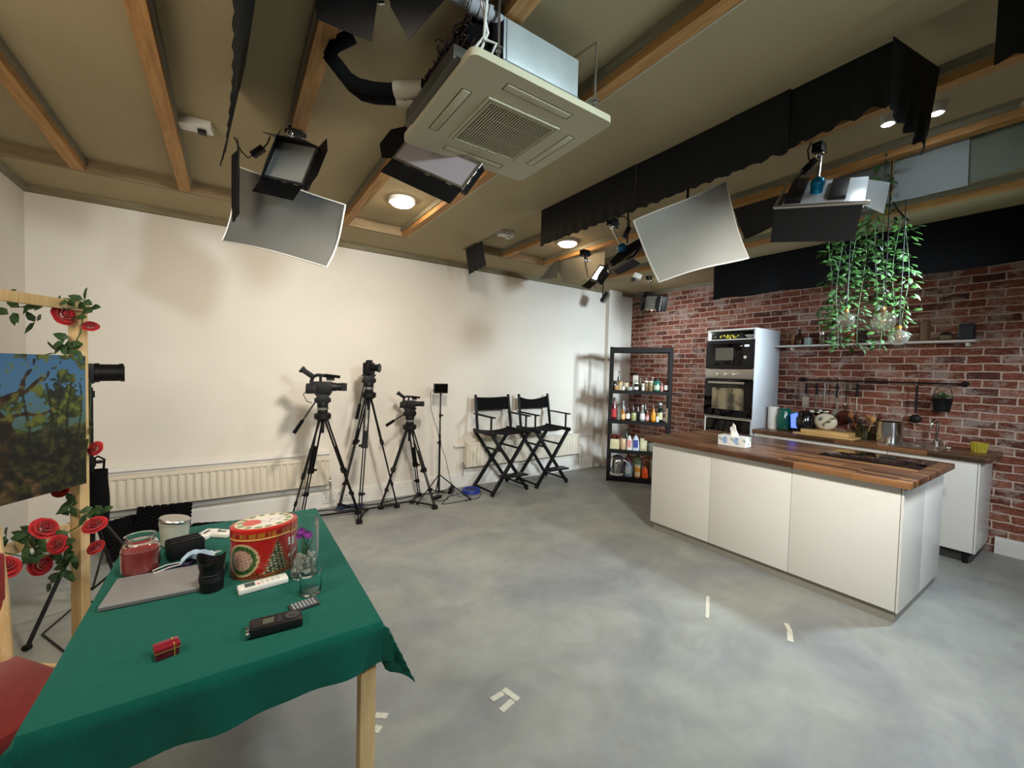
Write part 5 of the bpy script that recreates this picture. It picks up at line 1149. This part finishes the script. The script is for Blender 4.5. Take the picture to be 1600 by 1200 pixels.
def camcorder(label, loc, rz, s=1.0):
    t = thing('camcorder', label, 'video camera', tuple(loc), rz, group='video cameras on tripods'); q = lambda mb: (mb.xf(Matrix.Scale(s, 4)), mb)[1]
    part(t, 'body', q(MB().box((-.11, -.045, 0), (.08, .045, .11)).box((-.14, -.04, .02), (-.10, .04, .09))), M['black'], bev=.006)
    part(t, 'lens', q(MB().cyl((.08, 0, .06), (.12, 0, .06), .042, .038, 24).cyl((.12, 0, .06), (.19, 0, .06), .036, .040, 24).box((.165, -.045, .025), (.21, .045, .095))), M['black'])
    part(t, 'handle', q(MB().tube([(-.10, 0, .10), (-.085, 0, .15), (-.05, 0, .17), (.02, 0, .165), (.06, 0, .15)], .016, 10).box((.03, -.02, .12), (.10, .02, .165)).cyl((-.02, 0, .11), (-.02, 0, .16), .012)), M['black'])
    part(t, 'viewfinder', q(MB().beam((-.08, 0, .15), (-.17, 0, .215), .05, .045).beam((-.165, 0, .21), (-.185, 0, .225), .06, .06)), M['black'], bev=.004)
    part(t, 'side_screen', q(MB().box((-.14, -.085, .0), (-.05, -.06, .075)).box((-.10, -.062, .03), (-.08, -.04, .05))), M['black'], bev=.004)
    part(t, 'microphone', q(MB().cyl((.02, -.03, .17), (.15, -.03, .155), .014, n=14).box((.03, -.04, .15), (.05, -.02, .18))), M['blackf'])
    part(t, 'cable', q(MB().tube([(-.12, -.03, .05), (-.16, -.05, -.01), (-.13, -.06, -.07), (-.09, -.03, -.09)], .0035)), M['black'])
    return t
camcorder('large camcorder with raised viewfinder on the leftmost tripod', T1, R(-12), 1.0)
camcorder('small camcorder on the rightmost, shortest tripod', T3, R(-25), .74)
t = thing('stills_camera', 'black stills camera with battery grip on the middle tripod', 'camera', tuple(T2), R(-42))
part(t, 'body', MB().box((-.035, -.072, 0), (.035, .072, .12)), M['black'], bev=.012)
part(t, 'prism', MB().prism([(-.025, -.035, .118), (-.025, .035, .118), (-.02, .022, .148), (-.02, -.022, .148)], (.05, 0, 0)), M['black'], bev=.005)
part(t, 'lens', MB().cyl((.03, 0, .068), (.075, 0, .068), .036, n=26).cyl((.075, 0, .068), (.115, 0, .068), .034, .046, 26), M['black'])
part(t, 'lens_glass', MB().cyl((.115, 0, .068), (.117, 0, .068), .034, n=24), M['bglass'])
part(t, 'dial', MB().cyl((0, .05, .12), (0, .05, .13), .014).cyl((0, -.055, .12), (0, -.055, .128), .012), M['black'])
part(t, 'mounting_plate', MB().box((-.03, -.04, -.012), (.03, .04, 0)), M['blackm'])
# monitor on stand
p = PZ(687, 757); p.y = 4.52; p.x = PY(687, 700, 4.52).x
mz = PY(687, 606, 4.52).z
t = thing('monitor_stand', 'thin black light stand with a small monitor right of the tripods', 'light stand', (p.x, p.y, 0))
part(t, 'pole', MB().cyl((0, 0, .06), (0, 0, .75), .012).cyl((0, 0, .7), (0, 0, mz-.07), .008).cyl((0, 0, .62), (0, 0, .67), .017).cyl((0, 0, .95), (0, 0, .99), .014), M['blackm'])
part(t, 'knob', MB().cyl((0, 0, .65), (-.035, 0, .65), .009), M['black']); part(t, 'knob', MB().cyl((0, 0, .97), (.035, 0, .97), .009), M['black'])
for a, L in ((R(-155), .36), (R(-50), .40), (R(75), .22)):
    q = Vector((L*math.cos(a), L*math.sin(a), .012)); part(t, 'leg', MB().cyl(q, (0, 0, .27), .007).cyl(q*.98, q*1.02, .011).cyl(q*.5+Vector((0, 0, .13)), (0, 0, .06), .005), M['blackm'])
t = thing('field_monitor', 'small black screen on top of the thin stand', 'monitor', (p.x, p.y, mz-.065), R(-6))
part(t, 'housing', MB().box((-.085, -.012, 0), (.085, .014, .115)), M['black'], bev=.005); part(t, 'screen', MB().box((-.075, -.0135, .015), (.075, -.0115, .105)), M['bglass'])
part(t, 'bracket', MB().cyl((0, 0, -.03), (0, 0, .0), .012), M['black'])
solo('monitor_cable', MB().tube([(p.x-.08, p.y-.01, mz), (p.x-.13, p.y, mz-.06), (p.x-.12, p.y, 1.05), (p.x-.04, p.y-.01, .8), (p.x+.01, p.y-.012, .62), (p.x+.06, p.y-.05, .45), (p.x+.1, p.y-.1, .2), (p.x+.2, p.y-.13, .01), (p.x+.30, p.y-.10, .006)], .003, 6), M['black'], 'thin cable hanging from the small screen down to the floor', 'cable')
# cable reel
q = PZ(736, 770); t = thing('cable_coil', 'blue coil of cable on the floor by the left director chair', 'cable', (q.x, q.y-.0, 0))
mb = MB()
for k in range(9):
    r = .055+.009*(k % 3)+.03; z = .012+.016*(k//3); mb.tube([(r*math.cos(a), r*math.sin(a), z) for a in [2*math.pi*i/24 for i in range(25)]], .0085, 6)
part(t, 'coil', mb, cm('#20358f', .45)); part(t, 'hub', MB().lathe([(.03, 0), (.07, .004), (.07, .045), (.03, .05), (0, .04)], n=24), cm('#1a2450', .5))
t = thing('power_adapter', 'black power brick among cables on the floor by the thin stand', 'adapter', tuple(PZ(683, 779)), R(30)); part(t, 'brick', MB().box((-.06, -.03, 0), (.06, .03, .032)), M['black'], bev=.006)
part(t, 'lead', MB().tube([(.06, 0, .012), (.12, .03, .005), (.2, .02, .005), (.26, .08, .005), (.2, .16, .005)], .004).tube([(-.06, 0, .012), (-.1, -.04, .005), (-.06, -.1, .005), (.05, -.12, .005), (.15, -.05, .005)], .004), M['black'])
t = thing('plug_strip', 'black plug strip on the floor between thin stand and chairs', 'power strip', tuple(PZ(705, 768)), R(55)); part(t, 'strip', MB().box((-.11, -.025, 0), (.11, .025, .035)), M['black'], bev=.005)
part(t, 'plug', MB().box((-.07, -.02, .035), (-.03, .02, .07)).box((.03, -.02, .035), (.07, .02, .065)), M['black'], bev=.004)
solo('floor_cable', MB().tube([PZ(x, y, .005) for x, y in ((728, 783), (736, 778), (722, 770), (700, 776), (690, 788), (705, 786), (748, 778), (752, 770), (742, 764))], .004, 6), M['black'], 'black cables curling on the floor before the blue coil', 'cable')
solo('floor_cable', MB().tube([(.6, 4.70, .005), (.85, 4.66, .005), (.98, 4.62, .005), (1.15, 4.64, .005), (1.35, 4.60, .005), (1.6, 4.66, .005), (1.9, 4.70, .005), (2.1, 4.66, .005), (2.3, 4.6, .005)], .006, 6), M['black'], 'black cable running along the skirting behind the tripods', 'cable')
t = thing('blue_coil', 'small dark coil of blue cable between the legs of the middle tripod', 'cable', (1.06, 4.58, 0))
mb = MB()
for k in range(5):
    r = .07+.012*k; mb.tube([(r*1.3*math.cos(a), r*.7*math.sin(a), .01+.004*k) for a in [2*math.pi*i/20 for i in range(21)]], .005, 6)
part(t, 'coil', mb, cm('#28344f', .5))

# ============================================================ director chairs
def director_chair(label, loc, rz, sag):
    t = thing('director_chair', label, 'chair', loc, rz, group='black director chairs by the radiator')
    w, d, zs = .26, .20, .745; bm_ = M['blackm']
    for y, nm_ in ((-d, 'front'), (d, 'rear')):
        yy = y*1.08
        part(t, 'leg', MB().beam((-w-.02, yy, .012), (w-.0, y-.0, zs-.02), .034, .038, up=(0, 1, 0)), bm_, bev=.003)
        part(t, 'leg', MB().beam((w+.02, yy+.026, .012), (-w+.0, y+.026, zs-.02), .034, .038, up=(0, 1, 0)), bm_, bev=.003)
    for s in (-1, 1):
        part(t, 'seat_rail', MB().beam((s*w, -d-.05, zs), (s*w, d+.06, zs), .028, .045), bm_, bev=.003)
        part(t, 'stretcher', MB().beam((s*(w+.012), -d*1.05, .055), (s*(w+.012), d*1.1, .055), .018, .022), bm_)
        part(t, 'stretcher', MB().beam((s*.16, -d, .28+.26), (s*.16, d, .28+.26), .016, .022), bm_)
        part(t, 'back_post', MB().beam((s*w, d-.03, zs), (s*(w-.005), d+.045, 1.20), .03, .024, up=(0, 1, 0)), bm_, bev=.003)
        part(t, 'arm_post', MB().beam((s*(w+.005), -d+.05, zs), (s*(w+.005), -d+.05, .945), .018, .018, up=(0, 1, 0)), bm_)
        part(t, 'armrest', MB().beam((s*(w+.008), -d-.02, .95), (s*(w+.008), d+.03, .96), .05, .016), bm_, bev=.004)
    rows = []
    for i in range(13):
        u_ = i/12; rows.append([(-w+2*w*u_, -d+(2*d+.02)*j/6, zs+.016-.03*math.sin(math.pi*u_)) for j in range(7)])
    part(t, 'seat', MB().sheet(rows, .004), M['blackf'])
    rows = []
    for i in range(17):
        u_ = i/16; sg = sag*math.sin(math.pi*u_); rows.append([(-w+2*w*u_, d+.02+.035*(j/6)-.03*math.sin(math.pi*u_)*(-1), 1.00+.17*j/6-sg*(j/6)) for j in range(7)])
    part(t, 'backrest', MB().sheet(rows, .005), M['blackf'])
    part(t, 'footrest', MB().box((-.17, -d-.15, .235), (.17, -d+.0, .252)), bm_, bev=.003)
    part(t, 'footrest_bracket', MB().beam((-.15, -d-.06, .238), (-.15, -d+.02, .17), .014, .014).beam((.15, -d-.06, .238), (.15, -d+.02, .17), .014, .014), bm_)
    return t
director_chair('tall black director chair left of the pair, straight canvas back', (2.86, 4.42, 0), R(2), .012)
director_chair('tall black director chair right of the pair, sagging canvas back', (3.54, 4.43, 0), R(1), .05)

# ============================================================ studio lights
def frame_of(tl, tr, br, bl):
    tl, tr, br, bl = map(Vector, (tl, tr, br, bl)); c = (tl+tr+br+bl)/4; x = ((tr+br)-(tl+bl)).normalized(); y = ((tl+tr)-(bl+br)); y = (y-x*y.dot(x)).normalized(); z = x.cross(y)
    w_ = ((tr-tl).length+(br-bl).length)/2; h_ = ((tl-bl).length+(tr-br).length)/2
    Mx = Matrix((x, y, z)).transposed(); return c, Mx, w_, h_
def led_panel(label, quad, doors, face, back=False, depth=.045, group='studio panel lights', edge=None, ball=None):
    """panel lamp with barn doors; local x right, y up, z towards the lit side"""
    c, Mx, w_, h_ = frame_of(*quad); t = thing('panel_light', label, 'studio light', tuple(c), group=group); t.rotation_euler = Mx.to_euler()
    a, b = w_/2, h_/2
    part(t, 'housing', MB().box((-a, -b, -depth), (a, b, -.004)), edge or M['blackm'], bev=.005)
    part(t, 'diffuser', MB().box((-a+.012, -b+.012, -.004), (a-.012, b-.012, .001)), face)
    part(t, 'rim', MB().box((-a, -b, -.004), (a, -b+.012, .006)).box((-a, b-.012, -.004), (a, b, .006)).box((-a, -b+.012, -.004), (-a+.012, b-.012, .006)).box((a-.012, -b+.012, -.004), (a, b-.012, .006)), edge or M['steel'])
    vw = Mx.transposed() @ (CP-c).normalized()
    for side, L, ang in doors:     # ang: 0 in the plane of the lamp, 90 straight forward
        if isinstance(ang, str):
            base = {'T': math.atan2(vw.z, vw.y), 'B': math.atan2(vw.z, -vw.y), 'L': math.atan2(vw.z, -vw.x), 'R': math.atan2(vw.z, vw.x)}[side]; ang = math.degrees(base)+float(ang)
        g_ = R(ang); e = Vector((0, 0, 1))*math.sin(g_); tp = .18*L
        if side in 'LR':
            s = 1 if side == 'R' else -1; o_ = Vector((s*a, 0, .004)); d = Vector((s*math.cos(g_), 0, 0))+e; v = Vector((0, 1, 0)); hw = b
        else:
            s = 1 if side == 'T' else -1; o_ = Vector((0, s*b, .004)); d = Vector((0, s*math.cos(g_), 0))+e; v = Vector((1, 0, 0)); hw = a
        k = .62 if side in 'LR' else 1.0
        poly = [o_-v*hw, o_-v*hw*(1.35 if side in 'LR' else 1)*1+d*L*.45, o_-v*hw*k+d*L, o_+v*hw*k+d*L, o_+v*hw*(1.35 if side in 'LR' else 1)+d*L*.45, o_+v*hw]
        nn = v.cross(d).normalized()*.0015; part(t, 'barn_door', MB().prism(poly, nn), M['black'], smooth=False)
    for k in (-.6, 0, .6):
        part(t, 'hinge', MB().cyl((k*a, -b-.003, .003), (k*a+.03, -b-.003, .003), .005), M['chrome']); part(t, 'hinge', MB().cyl((a+.003, k*b, .003), (a+.003, k*b+.03, .003), .005), M['chrome'])
    return t
def hanger(t0, pts, label, ball=None):
    t = thing('lamp_hanger', label, 'lamp bracket', tuple(pts[0])); part(t, 'rod', MB().tube(pts, .007, 8), M['steel'], world=True)
    p = Vector(pts[0]); part(t, 'clamp', MB().bx(p-Vector((0, 0, .02)), (.07, .05, .05)).cyl(p+Vector((-.05, 0, -.02)), p+Vector((.06, 0, -.02)), .012), M['black'], world=True, bev=.003)
    m_ = Vector(pts[0]).lerp(Vector(pts[1]), .6); part(t, 'knob', MB().ball(m_, .022, 12).cyl(m_, m_+Vector((.05, 0, 0)), .008), M['chrome'], world=True)
    return t
offm = mat('unlit_diffuser', '#94938e', .45, spec=.3, var=.02)
# lamp 1: near the left diffuser screen
q = [PD(426, 217, 2.30), PD(493, 231, 2.24), PD(480, 290, 2.20), PD(420, 278, 2.27)]
led_panel('square panel lamp with open barn doors above the left diffuser screen', q, [('R', .13, 25), ('B', .105, 12), ('T', .10, '-9'), ('L', .12, '-4')], offm)
hanger(None, [Vector((.30, 2.70, 2.86)), Vector((.26, 2.68, 2.80)), Vector((.27, 2.62, 2.76))], 'black clamp on the joist holding the square panel lamp')
t = thing('power_brick', 'black power brick on a cable left of the square panel lamp', 'adapter', tuple(PD(402, 236, 2.35)))
q_ = PD(402, 236, 2.35); part(t, 'brick', MB().beam(PD(394, 243, 2.35), PD(412, 231, 2.35), .035, .03), M['black'], world=True, bev=.005)
part(t, 'cable', MB().tube([PY(313, 193, 3.12)+Vector((0, 0, -.02)), PD(330, 188, 2.9), PD(352, 200, 2.7), PD(366, 215, 2.6), PD(378, 238, 2.5), PD(388, 247, 2.40), PD(394, 243, 2.35)], .004).tube([PD(412, 231, 2.35), PD(418, 224, 2.33), PD(422, 214, 2.36)], .004), M['black'], world=True)
# lamp 2: behind the air conditioner, seen at its lower edge
q = [PD(632, 208, 2.25), PD(752, 258, 2.05), PD(724, 294, 2.02), PD(623, 252, 2.22)]
led_panel('panel lamp with black barn doors half hidden behind the air conditioner', q, [('B', .10, 5), ('L', .11, 15)], mat('unlit_lilac_diffuser', '#a29ca3', .5))
# lamp 3: top edge of the view, only barn doors seen
t = thing('panel_light', 'panel lamp at the top edge of the view, only its black barn doors in sight', 'studio light', tuple(PD(600, -60, 1.45)), group='studio panel lights')
part(t, 'housing', MB().beam(PD(520, -75, 1.45), PD(690, -75, 1.40), .05, .16), M['blackm'], world=True, bev=.004)
def poly_plate(t, pix, D, nrm_, mt=M['black'], name='barn_door'):
    P_ = [PD(x, y, d) for (x, y), d in zip(pix, D)]; part(t, name, MB().prism(P_, Vector(nrm_)*.002), mt, world=True, smooth=False)
poly_plate(t, [(494, -40), (590, -40), (590, 0), (581, 66), (494, 30)], [1.45, 1.42, 1.40, 1.34, 1.37], -_f)
poly_plate(t, [(600, -40), (720, -40), (695, 0), (639, 62), (611, 12)], [1.42, 1.38, 1.36, 1.32, 1.36], -_f)
hp = PD(600, -75, 1.42); part(t, 'hanger', MB().cyl(hp, (hp.x, hp.y, ZU), .008), M['blackm'], world=True)
part(t, 'hinge', MB().cyl(PD(585, 2, 1.40), PD(603, 4, 1.38), .008).cyl(PD(592, -2, 1.39), PD(595, 7, 1.39), .006), M['chrome'], world=True)
# lamp 4: silver backed lamp over the counter side, hung under the flag row
def at(p, d): return p+d
q = [PD(1222, 322, 2.33), PD(1347, 316, 2.12), PD(1362, 274, 2.34), PD(1236, 286, 2.55)]
c, Mx, w_, h_ = frame_of(q[3], q[2], q[1], q[0])
t = thing('panel_light', 'silver backed panel lamp with a blue ball clamp, hung under the black flags', 'studio light', tuple(c), group='studio panel lights'); t.rotation_euler = Mx.to_euler(); a, b = w_/2, h_/2
part(t, 'housing', MB().box((-a, -b, -.03), (a, b, 0)), mat('silver_back', '#c2cbd0', .35, metal=.3), bev=.004)
part(t, 'heat_sink', MB().box((-a+.01, -b+.03, 0), (-a*.52, b-.02, .03)).box((a*.12, -b+.05, .0), (a*.55, b-.06, .022)), M['black'], bev=.003)
part(t, 'frame_tube', MB().cyl((-a-.03, -b-.01, .0), (a+.02, -b-.01, .0), .010).cyl((-a-.03, -b-.01, 0), (-a-.02, b, 0), .007), M['steel'])
part(t, 'barn_door', MB().box((-a-.03, -b-.015, -.20), (a-.005, -b-.012, -.005)), M['black']); part(t, 'barn_door', MB().prism([(a, -b, -.02), (a, b, -.02), (a+.10, b*1.05, -.05), (a+.085, -b*1.1, -.06)], (0, 0, .002)), cm('#6d7478', .5), label='grey side door')
part(t, 'ball_clamp', MB().ball((-a*.22, -b*.05, .05), .035, 16).cyl((-a*.22, -b*.05, 0), (-a*.22, -b*.05, .03), .03), cm('#0d7fae', .3, metal=.4), label='bright blue ball clamp')
part(t, 'diffuser', MB().box((-a+.02, -b+.02, -.034), (a-.02, b-.02, -.03)), offm)
hp = PD(1281, 212, 2.36); hanger(None, [Vector((hp.x, hp.y, 2.85)), PD(1282, 250, 2.36), c+Mx @ Vector((-a*.22, -b*.05, .05))], 'steel rod and clamp carrying the silver backed lamp')
t = thing('power_brick', 'black power brick hanging left of the steel lamp rod', 'adapter', tuple(PD(1262, 260, 2.38)))
part(t, 'brick', MB().beam(PD(1254, 269, 2.38), PD(1274, 250, 2.36), .035, .035), M['black'], world=True, bev=.005)
part(t, 'cable', MB().tube([PD(1268, 222, 2.4), PD(1262, 235, 2.4), PD(1264, 250, 2.38), PD(1274, 250, 2.36)], .004).tube([PD(1254, 269, 2.38), PD(1245, 280, 2.40), PD(1242, 298, 2.42), PD(1236, 306, 2.43)], .004), M['black'], world=True)
# lamp 5: small lit lamp near the far end
q = [PD(934, 414, 3.35), PD(948, 417, 3.25), PD(938, 441, 3.22), PD(926, 437, 3.32)]
led_panel('small lit panel lamp with black doors near the back wall', q, [('R', .10, 50), ('B', .09, 20)], M['lit_soft'], edge=M['black'])
hanger(None, [PD(914, 392, 3.40), PD(915, 415, 3.38), PD(918, 433, 3.36), PD(930, 452, 3.36)], 'bent steel bracket of the small lit lamp near the back wall')
# lamp 6: tilted lamp with tube frame behind the big diffuser
q = [PD(960, 405, 2.95), PD(1000, 375, 2.85), PD(1004, 387, 2.98), PD(963, 418, 3.05)]
c, Mx, w_, h_ = frame_of(*q); t = thing('panel_light', 'tilted panel lamp with silver tube frame left of the big white diffuser', 'studio light', tuple(c), group='studio panel lights')
part(t, 'housing', MB().prism([PD(950, 412, 3.0), PD(968, 392, 3.02), PD(1000, 374, 2.95), PD(1004, 384, 2.93), PD(955, 420, 2.98)], -_f*.05), M['black'], world=True)
part(t, 'frame_tube', MB().tube([PD(950, 424, 2.92), PD(962, 417, 2.92), PD(985, 403, 2.92), PD(992, 400, 2.92), PD(1003, 382, 2.92)], .012), M['chrome'], world=True)
part(t, 'barn_door', MB().prism([PD(956, 420, 2.95), PD(988, 403, 2.95), PD(1001, 412, 3.05), PD(980, 424, 3.1), PD(965, 430, 3.08)], -_f*.003), cm('#26282a', .5), world=True, smooth=False)
part(t, 'ball_clamp', MB().ball(PD(972, 388, 2.96), .035, 14), cm('#0d5f86', .3, metal=.4), world=True, label='blue ball clamp')
hp = PD(980, 380, 2.97); part(t, 'hanger', MB().cyl(hp, (hp.x, hp.y, ZU), .006), M['blackm'], world=True)
hanger(None, [PD(957, 343, 2.92), PD(958, 362, 2.93), PD(971, 385, 2.95)], 'black clamp and rod left of the big white diffuser')
t = thing('power_brick', 'black power brick hanging between clamp and big white diffuser', 'adapter', tuple(PD(979, 362, 2.92))); part(t, 'brick', MB().beam(PD(975, 372, 2.92), PD(983, 355, 2.92), .035, .03), M['black'], world=True, bev=.004)
part(t, 'cable', MB().tube([PD(983, 355, 2.92), PD(984, 345, 2.92), PD(975, 338, 2.92), PD(962, 340, 2.92)], .004), M['black'], world=True)
# lamp 7: small lamp in the far corner
q = [PD(1008, 462, 4.05), PD(1033, 464, 3.85), PD(1031, 485, 3.85), PD(1008, 484, 4.05)]
led_panel('small grey panel lamp in the far corner above the rack, doors half closed', q, [('T', .12, 75), ('R', .12, 60), ('L', .05, 70)], mat('pale_blue_diffuser', '#93a3ab', .4), depth=.08)
hanger(None, [PZ(1014, 432, 2.85), PD(1017, 445, 4.0), PD(1018, 458, 3.95)], 'chrome bracket of the small lamp in the far corner')
t = thing('socket_box', 'white socket box near the far corner lamp', 'socket box', tuple(PD(996, 432, 4.1))); part(t, 'box', MB().beam(PD(990, 430, 4.1), PD(1001, 434, 4.1), .06, .05), M['whitep'], world=True, bev=.004)
part(t, 'plug', MB().beam(PD(986, 436, 4.08), PD(992, 438, 4.08), .03, .03), M['black'], world=True)

# ============================================================ fabric diffusers
def diffuser(label, tl, tr, br, bl, bow, fab='screen'):
    tl, tr, br, bl = map(Vector, (tl, tr, br, bl)); nn = (tr-tl).cross(bl-tl).normalized(); c = (tl+tr)/2
    t = thing('diffuser_screen', label, 'diffuser', tuple(c), group='rectangular fabric diffusers'); rows = []; N = 18
    if nn.dot(CP-c) < 0: nn = -nn
    for i in range(N+1):
        u_ = i/N; row = []
        for j in range(N+1):
            v = j/N; p_ = (tl*(1-u_)+tr*u_)*(1-v)+(bl*(1-u_)+br*u_)*v
            p_ = p_ + nn*(bow*math.sin(math.pi*v)*(1) + .006*math.sin(u_*7+v*5)) + (bl-tl)*(-.035*math.sin(math.pi*u_))*(v-.3)
            row.append(p_)
        rows.append(row)
    part(t, 'fabric', MB().sheet(rows, .003), M[fab], world=True)
    edge = [rows[i][0] for i in range(N+1)]+[rows[N][j] for j in range(1, N+1)]+[rows[i][N] for i in range(N-1, -1, -1)]+[rows[0][j] for j in range(N-1, -1, -1)]
    part(t, 'rim', MB().tube(edge, .0045, 6), M['whitep'], world=True, label='white rim')
    back = []
    for s, (a_, b_) in enumerate(((tl, br), (tr, bl))): back.append((a_+nn*-.01, b_+nn*-.01))
    mb = MB()
    cc = (tl+tr+br+bl)/4-nn*.10
    for p_ in (tl, tr, br, bl): mb.tube([p_-nn*.004, p_.lerp(cc, .5)-nn*.03, cc], .003, 6)
    mb.cyl(cc, cc-nn*.04, .03); part(t, 'rod_frame', mb, M['blackm'], world=True)
    top = cc-nn*.04; part(t, 'hanger', MB().tube([top, Vector((top.x, top.y, max(top.z+.05, ZU-.02)))], .007), M['blackm'], world=True)
    return t
diffuser('shade-darkened fabric diffuser screen hanging on the left in front of the white wall', PD(371, 260, 2.50), PD(540, 321, 2.42), PD(510, 417, 2.36), PD(346, 376, 2.44), -.03)
diffuser('pale grey fabric diffuser screen hanging in the middle before the brick wall', PD(990, 345, 2.45), PD(1134, 284, 2.38), PD(1170, 403, 2.28), PD(1030, 440, 2.36), -.03, 'screen2')

# ============================================================ ivy and globe bulbs
random.seed(77)
def vine(px, ytop, ybot, D, label, dens=1.0, wdt=.055):
    a = PD(px, ytop, D); b = PD(px, ybot, D); top = Vector((a.x, a.y, a.z)); zb = b.z; L = top.z-zb
    t = thing('hanging_ivy', label, 'hanging plant', tuple(top), group='artificial ivy strands over the counter'); pts = []; n = 14
    for i in range(n+1):
        q = i/n; pts.append(Vector((.018*math.sin(q*7+px), .018*math.cos(q*6+px), -L*q)))
    part(t, 'stem', MB().tube(pts, .0025, 6), M['stem']); mb = MB()
    for k in range(int(L*100*dens)):
        q = random.uniform(.03, 1); i = min(n-1, int(q*n)); p_ = pts[i].lerp(pts[i+1], q*n-i); a_ = random.uniform(0, 6.28)
        o_ = Vector((math.cos(a_), math.sin(a_), random.uniform(-.3, .4))); p2 = p_+o_*random.uniform(.01, wdt)
        mb.tube([p_, p2], .001, 3); leaf(mb, p2, o_+Vector((0, 0, random.uniform(-.9, .2))), random.uniform(.038, .068), random.uniform(.020, .034), n_up=(-.4, -.7, .6), bend=.25)
    part(t, 'leaves', mb, M['vine'])
VN = [(1300, 372, 512, 3.25, 'leftmost'), (1316, 352, 545, 3.10, 'second'), (1334, 348, 500, 3.35, 'third'), (1352, 335, 545, 3.15, 'fourth'), (1379, 240, 480, 2.52, 'tallest'), (1387, 300, 548, 3.3, 'sixth'), (1404, 330, 500, 3.3, 'seventh'), (1420, 345, 522, 3.0, 'rightmost')]
NM = ['leftmost green ivy strand of the hanging cluster', 'ivy strand second from the left, reaching down near the wall shelf', 'short ivy strand third from the left in the cluster', 'dense ivy strand just left of the big globe bulb, reaching the shelf', 'ivy strand that climbs highest, up to the joist beside the pale card', 'ivy strand right behind the big globe bulb', 'ivy strand between the big bulb and the rightmost strand', 'rightmost green ivy strand with a bare stem upper part']
for (px, y0, y1, D, _), lb in zip(VN, NM): vine(px, y0, y1, D, lb, 1.25 if px in (1316, 1352, 1387) else .95)
mb = MB().tube([PD(x, y, D) for x, y, D in ((1296, 372, 3.25), (1316, 352, 3.12), (1352, 335, 3.15), (1372, 325, 3.15), (1387, 300, 3.2), (1404, 330, 3.3), (1420, 345, 3.0))], .006)
solo('ivy_wire', mb, M['blackm'], 'thin dark wire from which the ivy strands hang', 'wire')
def globe(px, py, D, r, lb):
    c = PD(px, py, D); t = thing('globe_bulb', lb, 'pendant lamp', tuple(c), group='clear globe bulbs among the ivy')
    n = 32; prof = [(r*math.sin(a), -r*math.cos(a)) for a in [math.pi*i/20 for i in range(19)]]+[(r*.27, r*1.02), (r*.25, r*1.15)]
    inn = [(max(q-.0015, 0), z) for q, z in reversed(prof)]
    part(t, 'glass_globe', MB().lathe(prof+inn[:-1]+[(0.0001, -r+.0015)], n=n), M['bulb'])
    part(t, 'socket', MB().lathe([(0, r*1.05), (r*.24, r*1.05), (r*.26, r*1.5), (r*.12, r*1.62), (0, r*1.65)], n=18), cm('#9c7d3a', .3, metal=.8), label='brass socket')
    mb = MB()
    for k in range(5):
        a = k*2*math.pi/5; mb.tube([(.006*math.cos(a), .006*math.sin(a), r*1.05), (.010*math.cos(a), .010*math.sin(a), r*.15), (.018*math.cos(a), .018*math.sin(a), -r*.3), (.010*math.cos(a+.5), .010*math.sin(a+.5), r*.1)], .0012, 5)
    part(t, 'filament', mb, mat('gold_filament', '#d9a44a', .3, metal=.4)); part(t, 'cord', MB().cyl((0, 0, r*1.6), (0, 0, ZU-c.z), .003), M['black'])
globe(1380, 503, 2.60, .0625, 'largest, nearest clear globe bulb hanging in the ivy')
globe(1404, 528, 2.95, .056, 'lower right clear globe bulb, in front of the wall shelf')
globe(1322, 500, 3.02, .052, 'left clear globe bulb, half hidden by ivy')

# ============================================================ tape marks on the floor
def tape(a, b, w_, label):
    a = PZ(*a, .0); b = PZ(*b, .0); d = (b-a).normalized(); n_ = Vector((-d.y, d.x, 0))*w_/2; rows = []
    for i in range(9):
        p_ = a.lerp(b, i/8)+Vector((0, 0, .0018+.001*math.sin(i*1.7))); rows.append([p_-n_*(1+.1*math.sin(i*3)), p_, p_+n_*(1+.1*math.cos(i*2))])
    solo('floor_tape', MB().sheet(rows, .001), cm('#c9c6b8', .8), label, 'tape', 'bits of marking tape on the floor')
tape((768, 1094), (786, 1083), .028, 'left strip of the three piece tape mark beside the table')
tape((787, 1077), (810, 1094), .03, 'top right strip of the three piece tape mark beside the table')
tape((783, 1111), (801, 1095), .03, 'lower strip of the three piece tape mark beside the table')
tape((1106, 932), (1105, 966), .022, 'faded upright strip of tape in front of the island')
tape((1228, 974), (1235, 988), .026, 'upper piece of the torn white tape in front of the island')
tape((1234, 988), (1235, 1003), .03, 'lower piece of the torn white tape in front of the island')
tape((586, 1118), (606, 1119), .03, 'upper tape piece just right of the table leg')
tape((584, 1138), (595, 1141), .035, 'lower tape piece just right of the table leg')
